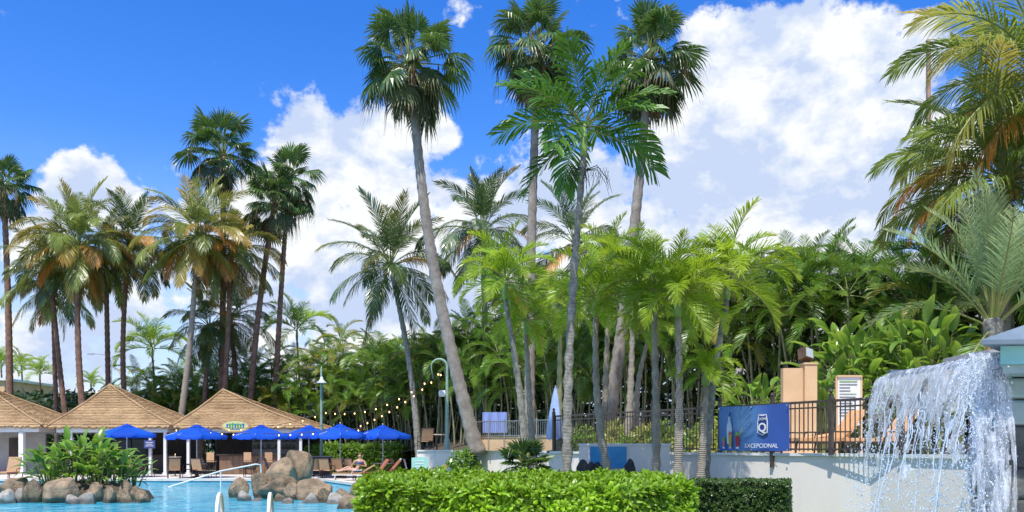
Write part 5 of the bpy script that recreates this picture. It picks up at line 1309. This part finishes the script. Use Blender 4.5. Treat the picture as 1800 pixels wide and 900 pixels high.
    o.add(vs, [(2 * i, 2 * i + 2, 2 * i + 3, 2 * i + 1) for i in range(12)]); s = obj('blue_screen', o, None, (XY(848, 31).x, 31.0, TZ + .7), mat=surf('screen_blue', (.2, .28, .62), (.3, .38, .7), 4, .6, stretch=(6, 1, .3)))
    tag(s, 'blue cloth screen hung behind the left end of the steel railing', 'screen')
    # folded umbrella
    Y = 27; r = thing('folded_umbrella', 'closed pale blue umbrella standing behind the terrace fence', 'umbrella', f(977, Y, TZ)); zt = W(0, 680, Y).z - TZ; zb = W(0, 772, Y).z - TZ
    mb = MB(); mb.tube([(0, 0, 0), (0, 0, zt + .05)], .025, 8); obj('pole', mb, r, mat=M['pole_wood']); mb = MB(); n = 24; vs = []
    for i in range(9):
        t = i / 8
        for j in range(n): a = 2 * math.pi * j / n; rr = (.03 + .25 * t ** .7) * (1 + .22 * math.cos(a * 6) * t) * (1 - .1 * max(0, t - .8) * 5); vs.append((rr * math.cos(a), rr * math.sin(a), zt - (zt - zb) * t + .05 * math.cos(a * 6) * t))
    mb.add(vs, [(i * n + j, i * n + (j + 1) % n, (i + 1) * n + (j + 1) % n, (i + 1) * n + j) for i in range(8) for j in range(n)]); obj('folded_canopy', mb.mesh('folded_canopy', [surf('pale_blue_cloth', (.28, .38, .62), (.36, .46, .68), 5, .8)], True), r)
    mb = MB(); mb.lathe([(.3, 0), (.28, .07), (.05, .1)], 14); obj('base', mb, r, mat=M['frame'])
    # teal board and small white planter wall are near the lamp
    Y = 33; r = thing('teal_board', 'pale teal sign board with faded writing standing behind the hedge', 'sign', f(738, Y, .0)); z0, z1 = W(0, 830, Y).z, W(0, 804, Y).z; w = 29 / F * Y / 2
    mb = MB(); pr = [(-w, z0), (w, z0), (w, z1 - .05), (w * .6, z1), (-w * .2, z1 + .02), (-w, z1 - .02)]; n = 6
    mb.add([(x, -.02, z) for x, z in pr] + [(x, .02, z) for x, z in pr], [tuple(range(n)), tuple(range(2 * n - 1, n - 1, -1))] + [(i, i + n, (i + 1) % n + n, (i + 1) % n) for i in range(n)]); obj('board', mb, r, mat=surf('teal_paint', (.30, .62, .56), (.36, .68, .6), 3, .6))
    for i in range(3): mb = MB(); mb.box((-.02, -.025, z1 - .14 - .11 * i), (w * (1.3 - .2 * i), .006, .035)); obj('text_line', mb, r, mat=M['white'])
    for s in (-1, 1): mb = MB(); mb.box((s * w * .8, .05, z0 / 2), (.05, .05, z0 + .2)); obj('post', mb, r, mat=M['white'])
    # table and chair on the raised corner by the lamp
    table(768, 38.2, 'dark bar table on the raised white corner behind the crook lamp post', TZ, .75, .45, None); chair(748, 38, R(200), 'chair with a pale towel on the raised white corner left of the lamp post', TZ, group=None)
    # service cart under umbrellas
    Y = 46.5; r = thing('service_cabinet', 'dark grey service cabinet behind the chairs right of the tall boulder', 'cabinet', f(567, Y)); mb = MB(); mb.box((0, 0, .55), (.95, .5, .98)); obj('body', mb, r, mat=M['dark_wood'])
    mb = MB(); mb.box((0, 0, 1.06), (1.0, .55, .04)); obj('top', mb, r, mat=M['grey_wall']); mb = MB(); mb.box((.27, -.262, .82), (.32, .02, .22)); obj('opening', mb, r, mat=M['pane'])
    for s in (-1, 1): mb = MB(); mb.box((s * .24, -.258, .35), (.44, .014, .5)); obj('door', mb, r, mat=M['dark_wood'])
    c = thing('candle_glass', 'small lit candle glass on the high narrow table', 'candle', f(308, 45.8, 1.06)); mb = MB(); mb.lathe([(.03, 0), (.035, .1)], 8); obj('glass', mb, c, mat=M['glassclear']); mb = MB(); mb.lathe([(.001, 0), (.014, .02), (.001, .06)], 6, (0, 0, .1)); obj('flame', mb, c, mat=M['bulb'])
    # mast with arms at the upper right
    Y = 40; b = f(1632, Y, TZ); r = thing('mast', 'rusty steel mast with two side arms rising behind the right coconut palms', 'mast', b); zt = W(0, 70, Y).z - TZ
    mb = MB(); mb.box((0, 0, zt / 2), (.16, .16, zt)); obj('pole', mb, r, mat=surf('rusty_steel', (.30, .17, .11), (.42, .28, .2), 3, .7))
    for dz, l in ((.1, 2.3), (.75, 1.0)): mb = MB(); mb.tube([(.08, 0, zt - dz), (l, 0, zt - dz + l * .13)], .04, 6); obj('arm', mb, r, mat=M['steel'])
M['lava'] = surf('lava_stone', (.03, .03, .032), (.08, .08, .085), 4, .9, .8, 14)
M['bulb'] = emit('warm_bulb', (1.0, .62, .25), 4.5)
misc()

# ------------------------------------------------------------------ lamps and string lights
M['lamp_green'] = surf('lamp_green', (.22, .33, .24), (.28, .40, .30), 5, .45)
def lamps():
    Y = 47; x = XY(565, Y).x; r = thing('bell_lamp_post', 'pale green lamp post with a bell-shaped shade behind the umbrellas', 'lamp post', (x, Y, 0)); zl = W(0, 672, Y).z; zt = W(0, 647, Y).z
    mb = MB(); mb.tube([(0, 0, 0), (0, 0, zt)], [.09, .065], 10); mb.lathe([(.16, 0), (.15, .25), (.1, .32)], 12); obj('pole', mb, r, mat=M['lamp_green'])
    mb = MB(); mb.tube([(0, 0, zt), (.02, -.08, zt + .06), (.05, -.22, zt - .02), (.07, -.26, zt - .28)], .03, 6); obj('arm', mb, r, mat=M['lamp_green'])
    mb = MB(); mb.lathe([(.03, .35), (.07, .32), (.1, .2), (.17, .1), (.27, .03), (.3, 0), (.28, .0), (.15, .08), (.06, .18)], 16, (.07, -.26, zl - .06)); obj('lamp_shade', mb.mesh('lamp_shade', [surf('pale_shade', (.5, .58, .5), (.6, .66, .58), 4, .4)], True), r)
    Y = 36.6; x = XY(786, Y).x; r = thing('crook_lamp_post', 'green lamp post with a crook-shaped top and small floodlight', 'lamp post', (x, Y, TZ)); zt = W(0, 645, Y).z - TZ; rr = 14 / F * Y
    mb = MB(); mb.tube([(0, 0, 0), (0, 0, zt * .55), (0, 0, zt)], [.085, .07, .055], 10); mb.lathe([(.14, 0), (.12, .5), (.08, .56)], 12); obj('pole', mb, r, mat=M['lamp_green'])
    P = [(0, 0, zt - .02)] + [(-rr + rr * math.cos(a), 0, zt + rr * math.sin(a)) for a in [math.pi * i / 10 for i in range(11)]] + [(-2 * rr + .08, 0, zt - .5)]
    mb = MB(); mb.tube(P, [.05] * 6 + [.04] * 4 + [.034, .028, .018], 8); obj('crook', mb.mesh('crook', [M['lamp_green']], True), r)
    z = W(0, 692, Y).z - TZ; mb = MB(); mb.box((0, 0, 0), (.24, .2, .2)); h = obj('floodlight', mb, r, (-.2, -.16, z), (R(-25), 0, R(20)), mat=M['white']); mb = MB(); mb.tube([(.1, .1, 0), (.2, .16, .05)], .03, 6); obj('bracket', mb, h, mat=M['steel'])
    # strings of bulbs
    def string(a, b, sag, n, label):
        a = Vector(a); b = Vector(b); r = thing('string_lights', label, 'string lights', a, 0, 'strings of bulbs over the umbrellas'); P = [a.lerp(b, i / 30) - ZUP * sag * math.sin(math.pi * i / 30) - a for i in range(31)]
        mb = MB(); mb.tube(P, .012, 4); obj('cable', mb, r, mat=M['dark_wood'])
        sock = MB(); sock.lathe([(.02, -.07), (.022, 0)], 6); sm = sock.mesh('socket', [M['dark_wood']]); bl = MB(); bl.lathe([(.005, -.15), (.024, -.13), (.03, -.105), (.015, -.07)], 8); bm_ = bl.mesh('bulb', [M['bulb']], True)
        for k in range(n):
            t = (k + .5) / n * 30; i = min(29, int(t)); p = P[i].lerp(P[i + 1], t - i); s = obj('socket', sm, r, p); obj('bulb', bm_, s)
    string(W(783, 645, 36.4), W(565, 722, 46.6), .75, 11, 'upper string of warm bulbs from crook lamp post to bell lamp post')
    string(W(783, 648, 36.4), W(628, 748, 44), .25, 11, 'lower string of warm bulbs from crook lamp post down to the umbrellas')
    string(W(640, 752, 43.2), W(300, 752, 43), .28, 17, 'low string of bulbs running under the umbrella edges before the bar')
    string(W(565, 726, 46.6), W(392, 752, 47.8), .3, 8, 'string of bulbs from bell lamp post to the bar eave')
    # street lamp far left
    Y = 95; r = thing('street_lamp', 'thin distant street lamp with curved arm above the middle hut', 'street lamp', f_(196, Y)); zt = W(0, 622, Y).z
    mb = MB(); mb.tube([(0, 0, 0), (0, 0, zt - 1), (-.4, 0, zt - .2), (-2.0, 0, zt)], [.1, .07, .06, .05], 6); obj('pole', mb, r, mat=M['steel']); mb = MB(); mb.box((-2.3, 0, zt - .02), (.7, .25, .14)); obj('lamp_head', mb, r, mat=M['steel'])
lamps()

# ------------------------------------------------------------------ waterfall
def fall_mat():
    m, nt, N, L = newmat('falling_water')
    out = N.new('ShaderNodeOutputMaterial'); p = N.new('ShaderNodeBsdfPrincipled'); w = N.new('ShaderNodeBsdfPrincipled'); tr = N.new('ShaderNodeBsdfTransparent'); m1 = N.new('ShaderNodeMixShader'); m2 = N.new('ShaderNodeMixShader')
    p.inputs['Base Color'].default_value = (.88, .95, 1, 1); p.inputs['Roughness'].default_value = .04; p.inputs['Specular IOR Level'].default_value = .9; p.inputs['Transmission Weight'].default_value = .9; p.inputs['IOR'].default_value = 1.2
    w.inputs['Base Color'].default_value = (.88, .92, .95, 1); w.inputs['Roughness'].default_value = .2; w.inputs['Specular IOR Level'].default_value = .9
    tr.inputs[0].default_value = (.92, .97, 1, 1)
    tc = N.new('ShaderNodeTexCoord'); mp = N.new('ShaderNodeMapping'); mp.inputs['Scale'].default_value = (9, 9, 2.4); L.new(tc.outputs['Object'], mp.inputs[0])
    n = N.new('ShaderNodeTexNoise'); n.inputs['Scale'].default_value = 1.5; n.inputs['Detail'].default_value = 5; n.inputs['Roughness'].default_value = .62; L.new(mp.outputs[0], n.inputs['Vector'])
    cr = N.new('ShaderNodeMapRange'); L.new(n.outputs['Fac'], cr.inputs[0]); cr.inputs[1].default_value = .44; cr.inputs[2].default_value = .66; cr.inputs[3].default_value = .04; cr.inputs[4].default_value = .75
    L.new(cr.outputs[0], m1.inputs[0]); L.new(p.outputs[0], m1.inputs[1]); L.new(w.outputs[0], m1.inputs[2])
    m2.inputs[0].default_value = .72; L.new(tr.outputs[0], m2.inputs[1]); L.new(m1.outputs[0], m2.inputs[2]); L.new(m2.outputs[0], out.inputs[0])
    b = N.new('ShaderNodeBump'); b.inputs['Strength'].default_value = .7; b.inputs['Distance'].default_value = .05; L.new(n.outputs['Fac'], b.inputs['Height']); L.new(b.outputs[0], p.inputs['Normal']); L.new(b.outputs[0], w.inputs['Normal'])
    return m
def foam_mat():
    m, nt, N, L = newmat('water_drops')
    out = N.new('ShaderNodeOutputMaterial'); p = N.new('ShaderNodeBsdfPrincipled'); tr = N.new('ShaderNodeBsdfTransparent'); mx = N.new('ShaderNodeMixShader'); mx.inputs[0].default_value = .72
    p.inputs['Base Color'].default_value = (.74, .86, .97, 1); p.inputs['Roughness'].default_value = .08; p.inputs['Specular IOR Level'].default_value = 1.0; p.inputs['Transmission Weight'].default_value = .2
    L.new(tr.outputs[0], mx.inputs[1]); L.new(p.outputs[0], mx.inputs[2]); L.new(mx.outputs[0], out.inputs[0]); return m
M['fall'] = fall_mat(); M['drops'] = foam_mat()
M['teal'] = surf('teal_fascia', (.16, .42, .40), (.22, .50, .47), 3, .5); M['slate'] = surf('slate_roof', (.10, .15, .19), (.15, .20, .24), 3, .6); M['stone'] = surf('column_stone', (.05, .055, .05), (.14, .14, .12), 3, .8, .6, 10, rnd_amt=.35); M['stone_teal'] = surf('wet_stone', (.22, .33, .32), (.30, .40, .38), 3, .5, .3)
def waterfall():
    q = random.Random(12)
    LX, LZ = 4.09, 2.40
    st = thing('waterfall_structure', 'stone column and teal hood carrying the waterfall spout at the right edge', 'fountain', (4.9, 7.4, 0))
    O = Vector((4.9, 7.4, 0))
    def bx(nm, x0, x1, y0, y1, z0, z1, mat, par=st):
        mb = MB(); mb.box(((x0 + x1) / 2 - O.x, (y0 + y1) / 2 - O.y, (z0 + z1) / 2), (x1 - x0, y1 - y0, z1 - z0)); return obj(nm, mb, par, mat=M[mat])
    bx('spout_tray', LX, 5.3, 7.02, 9.42, 2.30, 2.375, 'slate'); bx('tray_back', 4.42, 4.52, 7.9, 8.75, 2.376, 2.50, 'grey_wall'); bx('tray_end', LX + .06, 4.41, 9.34, 9.43, 2.376, 2.44, 'slate')
    # column of stones
    z = 0.0; row = 0
    while z < 2.16:
        hh = min(q.uniform(.2, .36), 2.17 - z)
        if 2.17 - z - hh < .12: hh = 2.17 - z
        y = 6.98; x = 4.02 - .05 * (1 - z / 2.2)
        cells = [(4.0, 4.32 + .15 * (row % 2)), (4.32 + .15 * (row % 2), 4.85), (4.85, 5.3 + .1 * (row % 2)), (5.3 + .1 * (row % 2), 5.9)]
        for (a, b) in cells:
            j = q.uniform(-.02, .03)
            mb = MB(); mb.box(((a + b) / 2 - O.x, -.17 + j * .5, z + hh / 2), (b - a - .015, .5 + j, hh - .015)); o = obj('stone', mb, st, mat=M['stone_teal' if (row > 5 and a < 4.1) else 'stone'])
            bv = o.modifiers.new('bevel', 'BEVEL'); bv.width = .025; bv.segments = 2
        z += hh; row += 1
    bx('mortar_core', 4.05, 5.85, 7.02, 7.44, 0, 2.15, 'stone')
    # hood
    P = [(3.60, 6.55), (7.2, 6.15), (7.2, 9.2), (5.1, 8.3)]; A = (5.9, 7.4, 3.15); ze = 2.385; n = 4
    mb = MB(); mb.add([(x - O.x, y - O.y, ze) for x, y in P] + [(x - O.x, y - O.y, ze + .035) for x, y in P] + [(A[0] - O.x, A[1] - O.y, A[2])], [(3, 2, 1, 0)] + [(i, (i + 1) % n, (i + 1) % n + n, i + n) for i in range(n)] + [(i + n, (i + 1) % n + n, 8) for i in range(n)]); obj('hood_roof', mb, st, mat=M['slate'])
    Bm = [(3.80, 6.64), (7.1, 6.28), (7.1, 8.4), (5.1, 8.1), (4.3, 7.3)]; n = 5
    mb = MB(); mb.add([(x - O.x, y - O.y, 2.24) for x, y in Bm] + [(x - O.x, y - O.y, ze - .003) for x, y in Bm], [tuple(range(n - 1, -1, -1))] + [(i, (i + 1) % n, (i + 1) % n + n, i + n) for i in range(n)]); obj('fascia', mb, st, mat=M['teal'])
    Bm = [(3.84, 6.68), (7.06, 6.33), (7.06, 8.3), (5.1, 8.0), (4.3, 7.25)]
    mb = MB(); mb.add([(x - O.x, y - O.y, 2.172) for x, y in Bm] + [(x - O.x, y - O.y, 2.238) for x, y in Bm], [tuple(range(n - 1, -1, -1))] + [(i, (i + 1) % n, (i + 1) % n + n, i + n) for i in range(n)]); obj('lower_trim', mb, st, mat=M['stone_teal'])
    # basin below (out of the picture, where the water lands)
    o = thing('catch_basin', 'low stone basin that catches the falling water', 'basin', (3.6, 8.2, 0))
    for (x, y, dx, dy) in ((-1.3, 0, .3, 4.2), (1.3, 0, .3, 4.2), (0, -1.95, 2.28, .3), (0, 1.95, 2.28, .3)): mb = MB(); mb.box((x, y, .2), (dx, dy, .4)); obj('rim', mb, o, mat=M['stone_teal'])
    mb = MB(); mb.add([(-1.15, -1.8, .3), (1.15, -1.8, .3), (1.15, 1.8, .3), (-1.15, 1.8, .3)], [(0, 1, 2, 3)]); obj('basin_water', mb, o, mat=M['water'])
    # the falling sheet
    fall = thing('waterfall', 'broad sheet of water breaking into strands and drops beside the stone column', 'waterfall', (LX, 8.2, LZ)); OF = Vector((LX, 8.2, LZ))
    def fall_pt(u, t, extra=0.0):
        y = 7.0 + 2.38 * u; v = .62 + .16 * mnoise.noise(Vector((u * 3.1, .3, 0))) + .06 * mnoise.noise(Vector((u * 14, 1.3, 0)))
        wob = .02 * mnoise.noise(Vector((u * 26, t * 3.2, 2))) * min(1, t * 4) + .035 * mnoise.noise(Vector((u * 9, t * 4.5, 5))) * min(1, t * 2.5)
        return Vector((LX + .10 - v * t - .10 * min(1, t * 10) + wob + extra, y + wob * .8, LZ - 4.905 * t * t + .0 + .02 * mnoise.noise(Vector((u * 30, t * 8, 1)))))
    NU, NT = 190, 96; Tm = .66
    for layer in range(2):
        mb = MB(); vs = [fall_pt(i / NU, Tm * (j / NT), -.02 * layer) - OF for j in range(NT + 1) for i in range(NU + 1)]; fs = []
        for j in range(NT):
            t = Tm * j / NT; drop = 4.905 * t * t
            for i in range(NU):
                u = i / NU
                k = mnoise.noise(Vector((u * 13 + drop * .8 + layer * 9, drop * 1.5, layer * 7))) + .7 * mnoise.noise(Vector((u * 21, drop * 6.5, 4 + layer * 5))) + .2 * mnoise.noise(Vector((u * 60, drop * 16, 9)))
                thr = -.95 + drop * 1.8 if drop < .5 else -.05 + (drop - .5) * .85
                thr -= .5 * max(0, 1 - u * 5)                     # the near end stays dense
                if layer: thr += .18
                if k > thr: a = j * (NU + 1) + i; fs.append((a, a + 1, a + NU + 2, a + NU + 1))
        mb.add(vs, fs); obj('water_sheet', mb.mesh('water_sheet', [M['fall']], True), fall)
    # water lying in the tray and bulging over the lip
    mb = MB(); vs = []
    for i in range(31):
        y = 7.0 + 2.38 * i / 30
        for (x, z) in ((4.40, 2.382), (4.2, 2.395), (LX + .10, 2.402)): vs.append(Vector((x, y, z + .012 * mnoise.noise(Vector((x * 9, y * 9, 0))))) - OF)
    mb.add(vs, [(a * 3 + b, a * 3 + 3 + b, a * 3 + 4 + b, a * 3 + 1 + b) for a in range(30) for b in range(2)]); obj('tray_water', mb.mesh('tray_water', [M['fall']], True), fall)
    # strands
    mb = MB()
    for k in range(40):
        u = q.random(); t0 = q.uniform(0.04, .35); t1 = min(Tm, t0 + q.uniform(.1, .3)); n = 9; pts = [fall_pt(u + .008 * math.sin(i * 1.3 + k), t0 + (t1 - t0) * i / n, q.uniform(-.012, .012) - .01) - OF for i in range(n + 1)]
        mb.tube(pts, [q.uniform(.003, .009) for _ in pts], 4, False)
    o = obj('strand', mb.mesh('strand', [M['drops']], True), fall); o['kind'] = 'stuff'
    # dense near column
    for layer in range(2):
        mb = MB(); NU2, NT2 = 44, 70; vs = []
        for j in range(NT2 + 1):
            t = .70 * j / NT2
            for i in range(NU2 + 1):
                u = i / NU2; x = 3.70 + .28 * u; sw = .05 * mnoise.noise(Vector((u * 4 + layer, t * 3, 3))) * t * 2
                vs.append(Vector((x - .12 * t * (1 - u) + sw + .03 * mnoise.noise(Vector((u * 16, t * 7, layer))), 6.93 - .14 * layer * .4 - (.30 + .08 * mnoise.noise(Vector((u * 7, layer, 1)))) * t + .03 * mnoise.noise(Vector((u * 22, t * 12, layer + 4))), 2.36 + .08 * u * 0 - 4.905 * t * t)) - OF)
        fs = []
        for j in range(NT2):
            drop = 4.905 * (.7 * j / NT2) ** 2
            for i in range(NU2):
                u = i / NU2; k = mnoise.noise(Vector((u * 9 + layer * 5, drop * 2.2, 1))) + .5 * mnoise.noise(Vector((u * 24, drop * 6, layer))); edge = max(0, .12 - u) * 5 + max(0, u - .88) * 5
                if k > -.75 + edge * 1.6 + .12 * drop + (.2 * layer): a = j * (NU2 + 1) + i; fs.append((a, a + 1, a + NU2 + 2, a + NU2 + 1))
        mb.add(vs, fs); obj('near_sheet', mb.mesh('near_sheet', [M['fall']], True), fall)
    # drops
    mb = MB()
    oc = [Vector(v) for v in ((1, 0, 0), (-1, 0, 0), (0, 1, 0), (0, -1, 0), (0, 0, 1.25), (0, 0, -1.25))]; of = [(0, 2, 4), (2, 1, 4), (1, 3, 4), (3, 0, 4), (2, 0, 5), (1, 2, 5), (3, 1, 5), (0, 3, 5)]
    for k in range(7500):
        if k < 5200:
            u = q.random(); t = Tm * (.25 + .75 * q.random() ** .6); c = fall_pt(u, t, q.gauss(0, .03 + .05 * t)) + Vector((0, q.gauss(0, .03), q.gauss(0, .03)))
            if u > .8: c.x -= abs(q.gauss(0, .05)) * t * 3
        else:
            t = .12 + .55 * q.random(); c = Vector((q.uniform(3.60, 3.95) - .1 * t, 6.9 - .3 * t + q.gauss(0, .08), 2.38 - 4.905 * t * t))
        s = q.uniform(.003, .008) * (1.6 if q.random() < .08 else 1)
        mb.add([c + v * s - OF for v in oc], of)
    o = obj('water_drops', mb.mesh('water_drops', [M['drops']], True), fall); o['kind'] = 'stuff'
waterfall()

# ------------------------------------------------------------------ sunbather
def sunbather():
    Y = 40.1; base = Vector((XY(628, Y).x, Y, .37)); M['skin'] = surf('skin', (.50, .27, .18), (.56, .32, .22), 6, .5); M['hair'] = surf('hair', (.10, .05, .03), None, 8, .6); M['swim'] = surf('swimwear', (.04, .05, .14), (.12, .12, .25), 9, .7)
    root = thing('person', 'person in a dark two-piece swimsuit sitting up on a lounger, legs stretched left', 'person', base, R(8))
    V = []; E = []; Rd = []
    def chain(pts, rs, start=None):
        i0 = start
        for p, r_ in zip(pts, rs):
            V.append(p); Rd.append(r_); i = len(V) - 1
            if i0 is not None: E.append((i0, i))
            i0 = i
        return i0
    pel = chain([(0, 0, .12)], [(.15, .13)])
    ch = chain([(.05, 0, .28), (.10, -.01, .46), (.13, -.01, .58)], [(.125, .10), (.15, .11), (.10, .08)], pel)
    chain([(.14, -.02, .66), (.12, -.03, .76), (.105, -.05, .86)], [(.05, .05), (.085, .095), (.07, .08)], ch)
    chest = ch - 1
    for s in (-1, 1):
        # upper body faces the camera (-Y): shoulders spread along X
        if s < 0: arm = [(-.10, -.02, .55), (-.26, .06, .32), (-.36, .02, .06)]        # straight arm propped on the lounger
        else: arm = [(.33, -.02, .53), (.42, -.10, .30), (.26, -.24, .34)]
        e = chain(arm + [tuple(Vector(arm[2]) + (Vector(arm[2]) - Vector(arm[1])).normalized() * .08)], [(.055, .055), (.042, .042), (.028, .028), (.03, .018)], ch)
        for k in range(5):
            h = Vector(arm[2]) + (Vector(arm[2]) - Vector(arm[1])).normalized() * .07; d = (Vector(arm[2]) - Vector(arm[1])).normalized(); sd = Vector((0, 1, 0)) * (k - 2) * .018
            chain([tuple(h + sd + d * .045), tuple(h + sd * 1.3 + d * (.09 - .01 * abs(k - 2)))], [(.009, .009), (.007, .007)], e)
        leg = [(-.06, .09 * s, .12), (-.48, .10 * s, .16 + (.10 if s > 0 else 0)), (-.90, .08 * s, .07), (-.99, .08 * s, .14)]
        chain(leg, [(.095, .095), (.06, .06), (.042, .042), (.035, .03)], pel)
    me = bpy.data.meshes.new('body'); me.from_pydata(V, E, []); me.materials.append(M['skin']); b = obj('body', me, root)
    sk = b.modifiers.new('skin', 'SKIN'); sk.use_smooth_shade = True
    for i, r_ in enumerate(Rd): me.skin_vertices[0].data[i].radius = r_
    me.skin_vertices[0].data[0].use_root = True
    ss = b.modifiers.new('sub', 'SUBSURF'); ss.levels = 2; ss.render_levels = 2
    mb = MB(); c = Vector((.112, -.02, .83)); vs = []; n = 14
    for i in range(7):
        a = math.pi * .62 * i / 6
        for j in range(n): b_ = 2 * math.pi * j / n; vs.append(c + Vector((.105 * math.sin(a) * math.cos(b_), .115 * math.sin(a) * math.sin(b_) + .015 + .01 * i, .115 * math.cos(a) + (.05 if math.sin(b_) < -.3 and i > 3 else 0))))
    mb.add(vs, [(i * n + j, i * n + (j + 1) % n, (i + 1) * n + (j + 1) % n, (i + 1) * n + j) for i in range(6) for j in range(n)]); obj('hair', mb.mesh('hair', [M['hair']], True), root)
    mb = MB(); vs = []
    for z, r_ in ((.41, .158), (.45, .172), (.50, .168), (.52, .155)):
        for j in range(20): a = 2 * math.pi * j / 20; vs.append((.10 + r_ * 1.02 * math.cos(a), -.01 + r_ * .82 * math.sin(a) - (.02 if math.sin(a) < 0 else 0), z))
    mb.add(vs, [(i * 20 + j, i * 20 + (j + 1) % 20, (i + 1) * 20 + (j + 1) % 20, (i + 1) * 20 + j) for i in range(3) for j in range(20)]); obj('bikini_top', mb.mesh('bikini_top', [M['swim']], True), root)
    mb = MB(); vs = []
    for z, r_ in ((.03, .14), (.09, .172), (.17, .165)):
        for j in range(20): a = 2 * math.pi * j / 20; vs.append((0.0 + r_ * .98 * math.cos(a), r_ * 1.05 * math.sin(a), z))
    mb.add(vs, [(i * 20 + j, i * 20 + (j + 1) % 20, (i + 1) * 20 + (j + 1) % 20, (i + 1) * 20 + j) for i in range(2) for j in range(20)]); obj('bikini_bottom', mb.mesh('bikini_bottom', [M['swim']], True), root)
    f = Vector((.106, -.115, .80))       # face features
    for s in (-1, 1): mb = MB(); mb.lathe([(.001, -.008), (.011, 0), (.001, .008)], 8, tuple(f + Vector((s * .03, -.012, .015)))); obj('eye', mb, root, mat=M['hair'])
    mb = MB(); mb.add([f + Vector((-.012, -.005, -.02)), f + Vector((.012, -.005, -.02)), f + Vector((0, -.035, -.018)), f + Vector((0, -.008, .02))], [(0, 1, 2), (0, 2, 3), (2, 1, 3)]); obj('nose', mb, root, mat=M['skin'])
    mb = MB(); mb.box(tuple(f + Vector((0, -.012, -.045))), (.04, .01, .01)); obj('mouth', mb, root, mat=surf('lip', (.4, .12, .1), None, 5, .5))
sunbather()

# ------------------------------------------------------------------ tell look-alikes apart by their order
def order_labels():
    by = {}
    for o in COL.objects:
        if o.parent is None and o.get('label'): by.setdefault(o['label'], []).append(o)
    words = ['leftmost', 'second from left', 'third from left', 'fourth from left', 'fifth from left', 'sixth from left', 'seventh from left', 'eighth from left', 'ninth from left', 'tenth from left', 'eleventh from left', 'twelfth from left']
    for lab, os_ in by.items():
        if len(os_) < 2: continue
        os_.sort(key=lambda o: o.location.x / o.location.y)
        for i, o in enumerate(os_): o['label'] = lab + ', ' + ('rightmost' if i == len(os_) - 1 else words[i])
order_labels()
